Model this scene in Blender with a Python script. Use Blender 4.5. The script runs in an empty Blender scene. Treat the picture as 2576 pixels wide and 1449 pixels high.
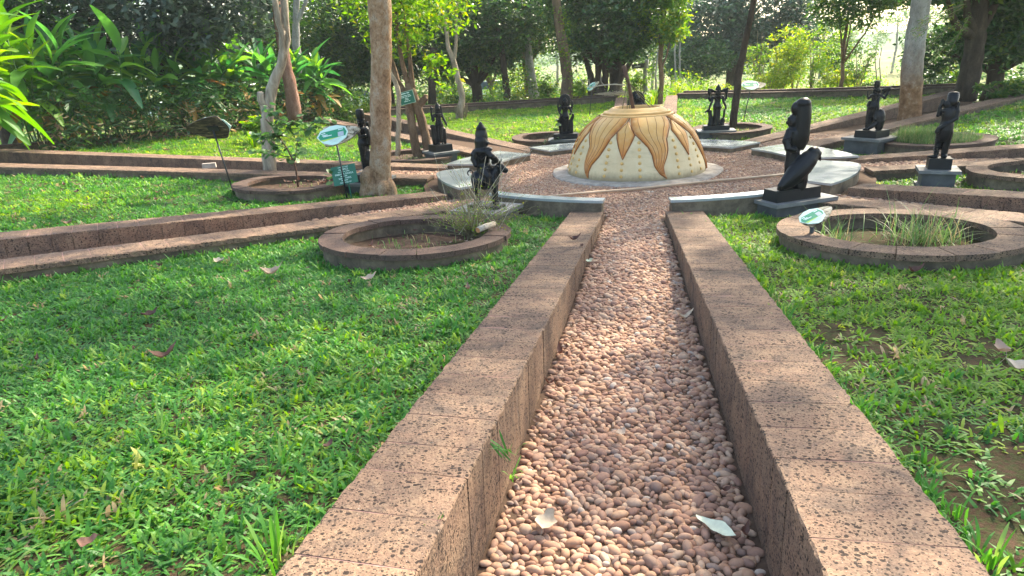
import bpy, bmesh, math, random
import numpy as np
from mathutils import Vector, Matrix, Euler
random.seed(7); RNG = np.random.default_rng(7)
S = bpy.context.scene
COL = S.collection
PI = math.pi; R = math.radians
# ------------------------------------------------------------------ camera
PITCH, ROLL, FOC = 0.348, 0.0531, 1572.94
CAMZ = 1.97
cam_d = bpy.data.cameras.new("camera"); cam = bpy.data.objects.new("camera", cam_d); COL.objects.link(cam)
cam_d.sensor_width = 36; cam_d.lens = 36 * FOC / 2576; cam_d.clip_end = 3000; cam_d.clip_start = .05
fw = Vector((0, math.cos(PITCH), -math.sin(PITCH))); r0 = Vector((1, 0, 0)); u0 = Vector((0, math.sin(PITCH), math.cos(PITCH)))
rt = r0 * math.cos(ROLL) - u0 * math.sin(ROLL); up = r0 * math.sin(ROLL) + u0 * math.cos(ROLL)
m3 = Matrix((rt, up, -fw)).transposed()
cam.matrix_world = Matrix.Translation((0, 0, CAMZ)) @ m3.to_4x4()
S.camera = cam
# ------------------------------------------------------------------ light
SUN_EL, SUN_AZ = R(41), R(43)            # azimuth from +Y towards +X
w = bpy.data.worlds.new("World"); S.world = w; w.use_nodes = True
nt = w.node_tree; nt.nodes.clear()
sky = nt.nodes.new("ShaderNodeTexSky"); sky.sky_type = 'NISHITA'; sky.sun_disc = False
sky.sun_elevation = SUN_EL; sky.sun_rotation = SUN_AZ; sky.air_density = 1.0; sky.dust_density = 3.0; sky.ozone_density = 1.0
bg = nt.nodes.new("ShaderNodeBackground"); bg.inputs[1].default_value = .15
wo = nt.nodes.new("ShaderNodeOutputWorld")
nt.links.new(sky.outputs[0], bg.inputs[0]); nt.links.new(bg.outputs[0], wo.inputs[0])
sd = bpy.data.lights.new("sun", 'SUN'); sd.energy = 3.1; sd.angle = R(1.2); sd.color = (1, .92, .78)
sun = bpy.data.objects.new("sun", sd); COL.objects.link(sun)
sdir = Vector((math.cos(SUN_EL) * math.sin(SUN_AZ), math.cos(SUN_EL) * math.cos(SUN_AZ), math.sin(SUN_EL)))
sun.rotation_euler = sdir.to_track_quat('Z', 'Y').to_euler(); sun.location = (8, 12, 20)
S.view_settings.view_transform = 'Standard'; S.view_settings.look = 'None'; S.view_settings.gamma = 1
S.view_settings.use_curve_mapping = False; S.view_settings.exposure = 2.15
S.view_settings.use_white_balance = True; S.view_settings.white_balance_temperature = 6900; S.view_settings.white_balance_tint = 8
S.cycles.max_bounces = 6; S.cycles.transparent_max_bounces = 4; S.cycles.diffuse_bounces = 3; S.cycles.glossy_bounces = 2
S.cycles.transmission_bounces = 3; S.cycles.volume_bounces = 0; S.cycles.use_denoising = True
# ------------------------------------------------------------------ layout of the garden (metres)
CX, CY = 2.3084, 11.1565; PHI0 = -0.2089
OFFA = [0, .0091, -.0043, -.0043, -.0203, -.0035, -.0008, .01]
DH = [0, -.0094, .0074, .044, -.0129, -.0304, .0198, -.0186]
DW = [0, -.0045, -.0063, .0242, -.0266, -.0159, .0174, .0117]
DZ = [0, .0145, .002, .0009, -.0027, -.0194, .008, -.0049]
R_IN, R_RING = 3.62, 15.4
def tilt(x, y): return -.0023 * (x - CX) - .0185 * (y - CY)
def zt(x, y):
    r = math.hypot(x - CX, y - CY)
    return .063 + .05 * (min(r, 17) - 3.5) + tilt(x, y)
def ang(k): return PHI0 + (k % 8) * PI / 4 + OFFA[k % 8]
def half(k, s, r):
    if k % 8 == 0: return (.359 + .0301 * (r - 3.5)) if s < 0 else (.385 + .0324 * (r - 3.5))
    return .3615 + DH[k % 8] + .036 * (r - 3.5)
def wid(k, s):
    if k % 8 == 0: return .40 if s < 0 else .43
    return .4429 + DW[k % 8]
def wpt(k, s, o, r):
    """point on wall (k, s): o metres out from its inner face, r from the centre along the path"""
    a = ang(k); q = s * (half(k, s, r) + o)
    return CX + r * math.sin(a) + q * math.cos(a), CY - r * math.cos(a) + q * math.sin(a)
def polar(r, deg):
    a = PHI0 + R(deg); return CX + r * math.sin(a), CY - r * math.cos(a)
def floor_z(k, r):
    x, y = CX + r * math.sin(ang(k)), CY - r * math.cos(ang(k))
    f = min(1, max(0, (r - 3.6) / 1.5))
    return .3 * tilt(x, y) * (1 - f) + f * (.075 if k % 8 == 0 else .3 * tilt(x, y) + .04)
def plaza_z(x, y): return .3 * tilt(x, y)
def lawn_drop(sec, t, r):
    near = [(.07, .13), (.15, .15), (.15, .15), (.17, .17), (.17, .17), (.17, .15), (.14, .16), (.16, .08)][sec]
    return near[0] * (1 - t) + near[1] * t
def lawn_pt(sec, t, r):
    ax, ay = wpt(sec, 1, .5 * wid(sec, 1), r); bx, by = wpt(sec + 1, -1, .5 * wid(sec + 1, -1), r)
    x, y = ax * (1 - t) + bx * t, ay * (1 - t) + by * t
    z = zt(x, y) - lawn_drop(sec, t, r) + .018 * math.sin(x * 2.1 + y) * math.sin(y * 1.7 - x * .6)
    return x, y, z
def sector_of(x, y):
    a = (math.atan2(x - CX, -(y - CY)) - PHI0) % (2 * PI)
    return int(a // (PI / 4)) % 8, (a % (PI / 4)) / (PI / 4)
def gz(x, y):
    s, t = sector_of(x, y); r = math.hypot(x - CX, y - CY)
    if r > R_RING + .3: return zt(x, y) - .5
    return zt(x, y) - lawn_drop(s, t, r) + .018 * math.sin(x * 2.1 + y) * math.sin(y * 1.7 - x * .6)
def at(px, py, Y):
    """world point seen at photo pixel (2576 wide) at the distance Y ahead"""
    a2, b2 = (px - 1288) / FOC, (724.5 - py) / FOC
    cr, sr = math.cos(ROLL), math.sin(ROLL)
    a, b = a2 * cr + b2 * sr, -a2 * sr + b2 * cr
    yy = math.cos(PITCH) + b * math.sin(PITCH); zz = -math.sin(PITCH) + b * math.cos(PITCH); t = Y / yy
    return Vector((a * t, Y, CAMZ + zz * t))
def seen(x, y, z, m=.12):
    dz = z - CAMZ; d = y * math.cos(PITCH) - dz * math.sin(PITCH)
    if d < .3: return False
    u = y * math.sin(PITCH) + dz * math.cos(PITCH); a, b = x / d, u / d
    return abs(a * math.cos(ROLL) - b * math.sin(ROLL)) < 1288 / FOC + m and -724 / FOC - m < a * math.sin(ROLL) + b * math.cos(ROLL) < 724 / FOC + m
# ------------------------------------------------------------------ materials
MAT = {}
class NT:
    def __init__(s, name):
        s.m = bpy.data.materials.new(name); s.m.use_nodes = True; s.t = s.m.node_tree; s.t.nodes.clear()
        s.out = s.n('ShaderNodeOutputMaterial'); s.b = s.n('ShaderNodeBsdfPrincipled'); s.l(s.b, 0, s.out, 0); MAT[name] = s.m
    def n(s, ty, **k):
        x = s.t.nodes.new(ty)
        for a, b in k.items(): setattr(x, a, b)
        return x
    def l(s, a, i, b, j): s.t.links.new(a.outputs[i], b.inputs[j])
    def pos(s):
        if not hasattr(s, '_p'): s._p = s.n('ShaderNodeNewGeometry')
        return s._p
    def objc(s):
        if not hasattr(s, '_o'): s._o = s.n('ShaderNodeTexCoord')
        return s._o
    def mapv(s, scale, obj=False):
        mp = s.n('ShaderNodeMapping'); mp.inputs['Scale'].default_value = scale if hasattr(scale, '__len__') else (scale,) * 3
        if obj: s.l(s.objc(), 3, mp, 0)
        else: s.l(s.pos(), 0, mp, 0)
        return mp
    def noise(s, scale, detail=4, rough=.6, obj=False, aniso=(1, 1, 1), dist=0):
        mp = s.mapv(aniso, obj); x = s.n('ShaderNodeTexNoise'); x.inputs['Scale'].default_value = scale
        x.inputs['Detail'].default_value = detail; x.inputs['Roughness'].default_value = rough; x.inputs['Distortion'].default_value = dist
        s.l(mp, 0, x, 'Vector'); return x
    def ramp(s, src, i, stops, interp='LINEAR'):
        r = s.n('ShaderNodeValToRGB'); e = r.color_ramp.elements; r.color_ramp.interpolation = interp
        while len(e) < len(stops): e.new(.5)
        for q, (p_, c) in zip(e, stops): q.position = p_; q.color = (c, c, c, 1) if not hasattr(c, '__len__') else (*c, 1)
        s.l(src, i, r, 0); return r
    def mix(s, fac, a, b, mode='MIX', fi=0):
        x = s.n('ShaderNodeMix', data_type='RGBA', blend_type=mode)
        for k, v in ((0, fac), (6, a), (7, b)):
            if isinstance(v, (int, float)) and k == 0: x.inputs[0].default_value = v
            elif isinstance(v, tuple): x.inputs[k].default_value = (*v, 1)
            else:
                oi = 0
                if v.bl_idname == 'ShaderNodeMix': oi = 2
                s.t.links.new(v.outputs[oi], x.inputs[k])
        return x
    def col(s, x): s.t.links.new(x.outputs[2 if x.bl_idname == 'ShaderNodeMix' else 0], s.b.inputs['Base Color'])
    def math(s, op, a, b=None):
        x = s.n('ShaderNodeMath', operation=op)
        for i, v in enumerate((a, b)):
            if v is None: continue
            if isinstance(v, (int, float)): x.inputs[i].default_value = v
            else: s.t.links.new(v.outputs[0], x.inputs[i])
        return x
    def bump(s, h, strength=.5, dist=.01, base=None):
        x = s.n('ShaderNodeBump'); x.inputs['Strength'].default_value = strength; x.inputs['Distance'].default_value = dist
        s.t.links.new(h.outputs[0], x.inputs['Height'])
        if base: s.l(base, 0, x, 'Normal')
        s.l(x, 0, s.b, 'Normal'); return x
    def rough(s, v, spec=.5): s.b.inputs['Roughness'].default_value = v; s.b.inputs['Specular IOR Level'].default_value = spec
    def attr(s, name, inst=False):
        x = s.n('ShaderNodeAttribute', attribute_name=name)
        if inst: x.attribute_type = 'INSTANCER'
        return x
def plain(name, c, rough=.6, spec=.4, var=.25, sc=8, bump=.2, bs=40):
    t = NT(name); n = t.noise(sc, 5)
    lo = tuple(v * (1 - var) for v in c); hi = tuple(min(1, v * (1 + var)) for v in c)
    t.col(t.ramp(n, 0, [(.3, lo), (.7, hi)])); t.rough(rough, spec)
    if bump: t.bump(t.noise(bs, 4), bump, .004)
    return t
def laterite(name, c1, c2, pit=1.0, dark=.5):
    t = NT(name)
    big = t.noise(1.7, 4, .65); mid = t.noise(7, 5, .7); fine = t.noise(90, 3, .6)
    base = t.mix(t.ramp(mid, 0, [(.3, 0.), (.72, 1.)]), c1, c2)
    c3 = tuple(v * .62 for v in c1)
    base = t.mix(t.ramp(fine, 0, [(.35, .75), (.62, 0.)]), base, c3)
    stain = t.ramp(t.noise(3.4, 8, .8, dist=.9), 0, [(.42, 0.), (.66, dark)])
    base = t.mix(stain, base, (.075, .055, .045))
    oi = t.n('ShaderNodeObjectInfo'); hv = t.n('ShaderNodeHueSaturation'); vv = t.math('MULTIPLY_ADD', 0, .16)
    t.l(oi, 'Random', vv, 0); vv.inputs[2].default_value = .92; t.l(vv, 0, hv, 'Value'); t.l(base, 2, hv, 'Color')
    mp = t.mapv((52, 60, 70)); wn = t.noise(25, 2); ad = t.n('ShaderNodeVectorMath', operation='MULTIPLY_ADD')
    t.l(wn, 1, ad, 0); ad.inputs[1].default_value = (1.1, 1.1, 1.1); t.l(mp, 0, ad, 2)
    v = t.n('ShaderNodeTexVoronoi'); v.inputs['Scale'].default_value = 1.0; t.l(ad, 0, v, 'Vector')
    sz = t.ramp(v, 1, [(.34, .0), (.70, .45)]); den = t.ramp(t.noise(5, 4, .7), 0, [(.3, .55), (.62, 1.1)])
    pits = t.math('LESS_THAN', v, t.math('MULTIPLY', sz, den))
    mp2 = t.mapv((120, 150, 160)); v2 = t.n('ShaderNodeTexVoronoi'); v2.inputs['Scale'].default_value = 1.0; t.l(mp2, 0, v2, 'Vector')
    pits2 = t.math('LESS_THAN', v2, t.ramp(v2, 1, [(.40, 0.), (.75, .42)]))
    pm = t.math('MAXIMUM', pits, pits2)
    pm2 = t.math('MULTIPLY', pm, .93 * pit)
    hn = t.mix(pm2, hv, (.022, .015, .012))
    sp = t.ramp(t.noise(160, 1), 0, [(.74, 0.), (.78, .55)])
    t.col(t.mix(sp, hn, (.55, .5, .45))); t.rough(.85, .25)
    h = t.math('SUBTRACT', fine, t.math('MULTIPLY', pm, 1.6)); h2 = t.math('ADD', h, t.math('MULTIPLY', mid, 1.2))
    t.bump(h2, .8, .006); return t
laterite('laterite', (.235, .14, .092), (.30, .205, .13), 1.0, .95)
laterite('laterite_dark', (.12, .072, .054), (.16, .10, .072), .8, .8)  # darker copy of laterite, shade on the planter rims put into its colour
plain('pink_mortar', (.30, .17, .14), .9, .2, .25, 30)
t = NT('plaster'); n = t.noise(5, 6, .7); b = t.ramp(n, 0, [(.3, (.07, .055, .04)), (.5, (.135, .105, .07)), (.7, (.23, .18, .12))])
st = t.ramp(t.noise(2.2, 5, .7, aniso=(1, 1, 2.5)), 0, [(.5, 0.), (.7, .75)]); t.col(t.mix(st, b, (.05, .045, .038))); t.rough(.9, .2); t.bump(t.noise(28, 6), .5, .01)
t = NT('soil'); n = t.noise(9, 7, .7); t.col(t.ramp(n, 0, [(.3, (.035, .024, .017)), (.55, (.085, .056, .040)), (.75, (.15, .10, .075))])); t.rough(.95, .1); t.bump(t.noise(45, 6, .7), .8, .03)
t = NT('lawn_soil'); n = t.noise(6, 7, .7)
b = t.ramp(n, 0, [(.35, (.035, .023, .014)), (.55, (.08, .048, .03)), (.75, (.16, .095, .06))])
t.col(t.mix(t.ramp(t.noise(34, 4), 0, [(.42, 0.), (.58, .5)]), b, (.04, .08, .02))); t.rough(.95, .1); t.bump(t.noise(60, 6, .7), .9, .02)
t = NT('far_ground'); n = t.noise(.16, 6, .65)
b = t.ramp(n, 0, [(.3, (.07, .11, .03)), (.5, (.18, .19, .07)), (.7, (.26, .23, .12))]); t.col(b); t.rough(.95, .1)
plain('pebble_bed', (.09, .058, .04), .95, .1, .35, 20, .7, 60)
def stone(name, inst):
    t = NT(name)
    if inst: a = t.attr('rnd', True); src, i = a, 2
    else: a = t.n('ShaderNodeObjectInfo'); src, i = a, 'Random'
    cr = t.ramp(src, i, [(0, (.24, .13, .09)), (.12, (.37, .205, .125)), (.25, (.50, .31, .19)), (.36, (.31, .17, .12)), (.48, (.44, .27, .17)), (.6, (.54, .38, .26)), (.7, (.40, .235, .16)), (.8, (.27, .16, .115)), (.88, (.47, .30, .20)), (.95, (.21, .14, .11)), (1, (.56, .47, .38))])
    n = t.noise(55, 4, .6); t.col(t.mix(t.ramp(n, 0, [(.35, .35), (.65, 0.)]), cr, (.16, .10, .075))); t.rough(.75, .2); t.bump(t.noise(150, 3), .15, .002)
stone('pebble_part', False); stone('pebble_inst', True)
def leafmat(name, stops, transl=.35, rough=.45, inst=False, spec=.4, obj=False, tr_col=None):
    t = NT(name)
    if obj: a = t.n('ShaderNodeObjectInfo'); cr = t.ramp(a, 'Random', stops)
    else: a = t.attr('rnd', inst); cr = t.ramp(a, 2, stops)
    t.col(cr); t.rough(rough, spec)
    tb = t.n('ShaderNodeBsdfTranslucent'); hs = t.n('ShaderNodeHueSaturation'); hs.inputs['Hue'].default_value = .485; hs.inputs['Saturation'].default_value = 1.15; hs.inputs['Value'].default_value = 1.9
    t.l(cr, 0, hs, 'Color'); t.l(hs, 0, tb, 0)
    mx = t.n('ShaderNodeMixShader'); mx.inputs[0].default_value = transl; t.l(t.b, 0, mx, 1); t.l(tb, 0, mx, 2); t.l(mx, 0, t.out, 0); return t
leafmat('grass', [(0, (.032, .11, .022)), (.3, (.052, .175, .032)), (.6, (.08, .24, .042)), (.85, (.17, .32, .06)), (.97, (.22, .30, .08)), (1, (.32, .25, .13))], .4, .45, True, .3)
leafmat('grass_sun_tint', [(0, (.06, .155, .022)), (.3, (.11, .24, .032)), (.6, (.17, .31, .042)), (.85, (.28, .38, .06)), (.95, (.33, .33, .10)), (1, (.38, .30, .17))], .45, .5, True, .25)  # yellower, lighter copy of grass: sunlight put into the colour
leafmat('leaf_dark', [(0, (.018, .055, .017)), (.5, (.036, .10, .028)), (.85, (.06, .15, .036)), (1, (.13, .19, .035))], .3, .4)
leafmat('leaf_blue', [(0, (.014, .04, .022)), (.5, (.028, .075, .04)), (1, (.06, .12, .06))], .2, .45)
leafmat('leaf_mid', [(0, (.03, .085, .018)), (.5, (.045, .12, .022)), (.85, (.08, .17, .03)), (1, (.18, .20, .03))], .4, .45)
leafmat('leaf_bright', [(0, (.05, .14, .015)), (.5, (.10, .22, .025)), (.85, (.17, .28, .03)), (1, (.30, .30, .04))], .5, .5)
leafmat('leaf_yellow', [(0, (.08, .16, .02)), (.4, (.15, .25, .03)), (.8, (.25, .33, .04)), (1, (.40, .36, .06))], .55, .5)
leafmat('leaf_pale', [(0, (.07, .13, .06)), (.5, (.11, .19, .09)), (1, (.19, .25, .11))], .45, .6)  # distance haze put into the leaf colour
leafmat('leaf_grey', [(0, (.03, .05, .035)), (.5, (.055, .09, .06)), (1, (.10, .14, .10))], .2, .4)
leafmat('leaf_dry', [(0, (.20, .12, .05)), (.6, (.34, .24, .12)), (1, (.50, .40, .22))], .3, .6)
leafmat('heliconia', [(0, (.04, .15, .05)), (.35, (.06, .21, .055)), (.7, (.10, .27, .05)), (1, (.18, .34, .05))], .45, .33, obj=True, spec=.6)
leafmat('heliconia_bright', [(0, (.06, .18, .025)), (.5, (.10, .25, .03)), (1, (.19, .31, .035))], .45, .5, obj=True, spec=.35)
leafmat('heliconia_old', [(0, (.20, .14, .04)), (.5, (.33, .20, .03)), (1, (.24, .13, .07))], .35, .6, obj=True)
leafmat('sapling_leaf', [(0, (.03, .09, .03)), (.6, (.06, .15, .04)), (1, (.13, .22, .09))], .35, .45, obj=True, spec=.35)
leafmat('fallen_leaf', [(0, (.06, .03, .022)), (.5, (.13, .065, .045)), (.85, (.26, .17, .12)), (1, (.45, .36, .27))], .15, .7, obj=True)
t = plain('leaf_white', (.60, .66, .50), .7, .2, .12, 30); plain('leaf_tan', (.52, .42, .30), .7, .2, .2, 30)
def bark(name, stops, sc=5, bump=.7, aniso=(1, 1, .35)):
    t = NT(name); n = t.noise(sc, 7, .68, aniso=aniso, dist=.4); b = t.ramp(n, 0, stops)
    f = t.noise(sc * 7, 5, .7, aniso=(1, 1, .6)); b2 = t.mix(t.ramp(f, 0, [(.3, .6), (.5, 0.)]), b, tuple(v * .35 for v in stops[0][1]))
    t.col(b2); t.rough(.9, .15); t.bump(t.math('ADD', n, t.math('MULTIPLY', f, .6)), bump, .03); return t
bark('bark_tan', [(.30, (.12, .065, .036)), (.42, (.29, .175, .10)), (.54, (.36, .245, .155)), (.68, (.42, .35, .27))], 7, .9, (1, 1, .8))
bark('bark_brown', [(.3, (.085, .055, .035)), (.55, (.19, .125, .08)), (.75, (.30, .215, .15))], 7)
bark('bark_red', [(.3, (.13, .06, .04)), (.55, (.24, .13, .09)), (.75, (.36, .26, .2))], 6)
bark('bark_grey', [(.28, (.16, .145, .125)), (.45, (.27, .25, .225)), (.62, (.38, .365, .34)), (.78, (.50, .49, .47))], 4)
bark('bark_pale', [(.3, (.20, .15, .10)), (.55, (.36, .29, .21)), (.75, (.50, .43, .34))], 8)
bark('bark_dark', [(.3, (.03, .022, .016)), (.55, (.07, .052, .038)), (.75, (.13, .10, .075))], 6)
# right big tree: grey above, orange-brown low down
t = bark('bark_two', [(.28, (.17, .155, .14)), (.45, (.28, .265, .245)), (.62, (.38, .37, .35)), (.78, (.50, .49, .48))], 4)
sx = t.n('ShaderNodeSeparateXYZ'); t.l(t.pos(), 0, sx, 0); nz = t.noise(2.5, 5, .7); zz = t.math('ADD', 0, t.math('MULTIPLY', nz, 1.4)); t.l(sx, 2, zz, 0)
msk = t.ramp(zz, 0, [(.0, 1.), (1., 1.)]); msk.color_ramp.elements[1].color = (0, 0, 0, 1)
dv = t.math('SUBTRACT', 1.0, t.math('MULTIPLY', t.math('SUBTRACT', zz, 1.5), .9)); dv.use_clamp = True
old = t.b.inputs['Base Color'].links[0].from_node
mm = t.n('ShaderNodeMix', data_type='RGBA'); t.l(dv, 0, mm, 0); t.l(old, 2, mm, 6)
rr_ = t.ramp(t.noise(9, 6, .7), 0, [(.3, (.13, .065, .035)), (.55, (.27, .15, .08)), (.75, (.42, .33, .25))]); t.l(rr_, 0, mm, 7); t.l(mm, 2, t.b, 'Base Color')
t = NT('driftwood'); n = t.noise(4, 6, .7, aniso=(3, 3, .5), dist=.8); t.col(t.ramp(n, 0, [(.3, (.14, .11, .08)), (.5, (.30, .25, .19)), (.7, (.46, .40, .32))])); t.rough(.85, .2); t.bump(n, .9, .03)
t = NT('statue_black'); n = t.noise(12, 4); t.col(t.ramp(n, 0, [(.3, (.0035, .004, .005)), (.7, (.008, .009, .011))])); t.rough(.38, .28); t.bump(t.noise(45, 4), .2, .003)
plain('plinth_black', (.009, .010, .011), .45, .3, .3, 10, .3, 50)
plain('granite_grey', (.15, .15, .145), .55, .35, .3, 6, .3, 90); plain('granite_base', (.075, .077, .077), .65, .3, .35, 5, .3, 70)
t = NT('granite_polished'); n = t.noise(220, 2, .5); t.col(t.ramp(n, 0, [(.35, (.24, .27, .265)), (.6, (.36, .39, .38))])); t.rough(.16, .75)
rn = t.ramp(t.noise(4, 5, .7), 0, [(.35, .07), (.8, .3)]); t.l(rn, 0, t.b, 'Roughness')
t = NT('dome_cream'); n = t.noise(3, 6, .7); b = t.ramp(n, 0, [(.3, (.58, .45, .25)), (.6, (.67, .55, .33)), (.8, (.71, .61, .41))])
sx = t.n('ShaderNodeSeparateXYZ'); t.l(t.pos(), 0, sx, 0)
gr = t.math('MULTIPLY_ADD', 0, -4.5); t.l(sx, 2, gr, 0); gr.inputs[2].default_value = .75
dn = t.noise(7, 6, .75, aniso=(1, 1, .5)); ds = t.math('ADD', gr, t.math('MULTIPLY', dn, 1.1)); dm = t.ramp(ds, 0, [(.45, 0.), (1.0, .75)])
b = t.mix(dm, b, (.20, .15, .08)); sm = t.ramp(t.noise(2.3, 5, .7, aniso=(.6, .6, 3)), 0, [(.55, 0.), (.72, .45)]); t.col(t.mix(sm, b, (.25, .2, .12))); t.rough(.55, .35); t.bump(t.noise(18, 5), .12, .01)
t = NT('petal'); a = t.attr('edge'); b = t.ramp(a, 2, [(0, (.62, .36, .12)), (.35, (.58, .28, .075)), (.75, (.46, .165, .03)), (1, (.32, .10, .02))])
t.col(t.mix(t.ramp(t.noise(9, 5), 0, [(.45, .0), (.75, .3)]), b, (.68, .52, .30))); t.rough(.5, .35); t.bump(t.noise(22, 4), .1, .01)
plain('petal_line', (.22, .075, .02), .6, .3, .2); plain('stud', (.60, .38, .13), .55, .35, .15)
t = plain('rim_paint', (.64, .38, .14), .55, .35, .18, 5)
t = NT('concrete'); n = t.noise(6, 7, .7); b = t.ramp(n, 0, [(.3, (.18, .15, .125)), (.5, (.32, .28, .24)), (.7, (.46, .41, .35))]); t.col(b); t.rough(.92, .15); t.bump(t.noise(24, 6), .5, .012)
plain('black_metal', (.012, .013, .015), .4, .5, .1, 5, 0); plain('sign_green', (.015, .26, .13), .35, .5, .06, 4, 0); plain('sign_pale', (.55, .74, .64), .4, .4, .05, 4, 0)
plain('sign_white', (.72, .78, .76), .4, .4, .05, 4, 0); plain('sign_lime', (.42, .62, .10), .4, .4, .05, 4, 0); plain('sign_frame', (.30, .42, .30), .5, .4, .05, 4, 0)
plain('board_green', (.008, .13, .075), .45, .4, .1, 4, 0); plain('board_text', (.55, .75, .66), .5, .3, .05, 4, 0); plain('sign_grey', (.40, .45, .48), .4, .4, .2, 60, 0)
t = NT('sign_wood'); n = t.noise(9, 6, .75, aniso=(.6, 1.6, 1), dist=1.5, obj=True); t.col(t.ramp(n, 0, [(.42, (.05, .04, .03)), (.5, (.36, .30, .2)), (.62, (.60, .54, .44))])); t.rough(.7, .3)
plain('pipe', (.46, .33, .22), .5, .4, .12, 5, .05); plain('rope', (.12, .11, .05), .9, .1); plain('pole_wood', (.12, .07, .05), .85, .2, .35, 12, .5, 40)
plain('twig', (.20, .17, .10), .9, .1, .4, 20, 0); plain('twig_pale', (.40, .36, .27), .9, .1, .2, 20, 0)
plain('car_paint', (.72, .76, .78), .18, .6, .03, 3, 0); plain('car_glass', (.02, .03, .035), .05, .9, .1, 3, 0); plain('rubber', (.02, .02, .02), .8, .2, .1, 5, 0); plain('metal_rim', (.35, .35, .36), .3, .6, .1, 5, 0)
plain('fence_green', (.03, .10, .06), .5, .3, .1, 5, 0); plain('log_bark', (.40, .34, .26), .9, .1, .45, 45, .6, 60); plain('log_end', (.40, .19, .08), .9, .1, .3, 30)
plain('dark_shade', (.02, .03, .012), .95, .05)
# ------------------------------------------------------------------ building helpers
def tag(o, label=None, cat=None, group=None, kind=None):
    for k, v in (('label', label), ('category', cat), ('group', group), ('kind', kind)):
        if v: o[k] = v
    return o
def empty(name, loc, label, cat, group=None):
    o = bpy.data.objects.new(name, None); COL.objects.link(o); o.location = loc; o.empty_display_size = .1
    return tag(o, label, cat, group)
def wloc(o):
    v = Vector((0, 0, 0))
    while o is not None: v = v + o.location; o = o.parent
    return v
class MB:
    def __init__(s): s.v = []; s.f = []; s.mi = []; s.cur = 0; s.att = []
    def add(s, vs, fs, att=None):
        o = len(s.v); s.v += [tuple(q) for q in vs]; s.f += [tuple(i + o for i in f) for f in fs]; s.mi += [s.cur] * len(fs)
        s.att += list(att) if att is not None else [0.] * len(vs); return s
    def box(s, c, size, rz=0, taper=1.0):
        hx, hy, hz = (q / 2 for q in size); ca, sa = math.cos(rz), math.sin(rz); vs = []
        for z, k in ((-hz, 1), (hz, taper)):
            for x, y in ((-hx, -hy), (hx, -hy), (hx, hy), (-hx, hy)):
                x, y = x * k, y * k; vs.append((c[0] + x * ca - y * sa, c[1] + x * sa + y * ca, c[2] + z))
        return s.add(vs, [(3, 2, 1, 0), (4, 5, 6, 7), (0, 1, 5, 4), (1, 2, 6, 5), (2, 3, 7, 6), (3, 0, 4, 7)])
    def tube(s, pts, rad, n=8, rough=0, closed=True, flat=1.0):
        pts = [Vector(q) for q in pts]; N = len(pts)
        if not hasattr(rad, '__len__'): rad = [rad] * N
        vs = []; prev = None
        for i, q in enumerate(pts):
            d = (pts[min(i + 1, N - 1)] - pts[max(i - 1, 0)]).normalized()
            a = prev if prev is not None else (Vector((1, 0, 0)) if abs(d.x) < .9 else Vector((0, 1, 0)))
            a = (a - d * a.dot(d)).normalized(); b = d.cross(a); prev = a
            for j in range(n):
                t = 2 * PI * j / n; rr = rad[i] * (1 + rough * (random.random() - .5))
                vs.append(q + a * math.cos(t) * rr + b * math.sin(t) * rr * flat)
        fs = [(i * n + j, i * n + (j + 1) % n, (i + 1) * n + (j + 1) % n, (i + 1) * n + j) for i in range(N - 1) for j in range(n)]
        if closed: fs += [tuple(range(n - 1, -1, -1)), tuple((N - 1) * n + j for j in range(n))]
        return s.add(vs, fs)
    def lathe(s, prof, n=48, c=(0, 0, 0), wob=0):
        vs = []
        for r, z in prof:
            for j in range(n):
                t = 2 * PI * j / n; k = 1 + (wob * math.sin(3 * t + 1) + wob * .6 * math.sin(7 * t) if wob else 0)
                vs.append((c[0] + r * k * math.cos(t), c[1] + r * k * math.sin(t), c[2] + z))
        m = len(prof); return s.add(vs, [(i * n + j, i * n + (j + 1) % n, (i + 1) * n + (j + 1) % n, (i + 1) * n + j) for i in range(m - 1) for j in range(n)])
    def prism(s, poly, z0, z1):
        n = len(poly); f0 = z0 if callable(z0) else (lambda x, y: z0); f1 = z1 if callable(z1) else (lambda x, y: z1)
        vs = [(x, y, f0(x, y)) for x, y in poly] + [(x, y, f1(x, y)) for x, y in poly]
        return s.add(vs, [tuple(range(n - 1, -1, -1)), tuple(range(n, 2 * n))] + [(i, (i + 1) % n, n + (i + 1) % n, n + i) for i in range(n)])
    def ell(s, c, rad, nu=14, nv=9, rot=None):
        vs = []; rad = rad if hasattr(rad, '__len__') else (rad,) * 3
        for i in range(nv + 1):
            p_ = PI * i / nv
            for j in range(nu):
                t = 2 * PI * j / nu; q = Vector((rad[0] * math.sin(p_) * math.cos(t), rad[1] * math.sin(p_) * math.sin(t), rad[2] * math.cos(p_)))
                if rot is not None: q = rot @ q
                vs.append(Vector(c) + q)
        return s.add(vs, [(i * nu + j, (i + 1) * nu + j, (i + 1) * nu + (j + 1) % nu, i * nu + (j + 1) % nu) for i in range(nv) for j in range(nu)])
    def mesh(s, name, mats, off=(0, 0, 0), smooth=False, recalc=True, attname=None):
        me = bpy.data.meshes.new(name); o = Vector(off)
        me.from_pydata([Vector(q) - o for q in s.v], [], s.f); 
        if attname:
            a = me.attributes.new(attname, 'FLOAT', 'POINT'); a.data.foreach_set('value', np.array(s.att, dtype=np.float32))
        if recalc:
            bm = bmesh.new(); bm.from_mesh(me); bmesh.ops.recalc_face_normals(bm, faces=bm.faces); bm.to_mesh(me); bm.free()
        for m in (mats if isinstance(mats, (list, tuple)) else [mats]): me.materials.append(MAT[m])
        if len(s.mi) == len(me.polygons): me.polygons.foreach_set('material_index', s.mi)
        if smooth: me.polygons.foreach_set('use_smooth', [True] * len(me.polygons))
        me.update(); return me
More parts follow.
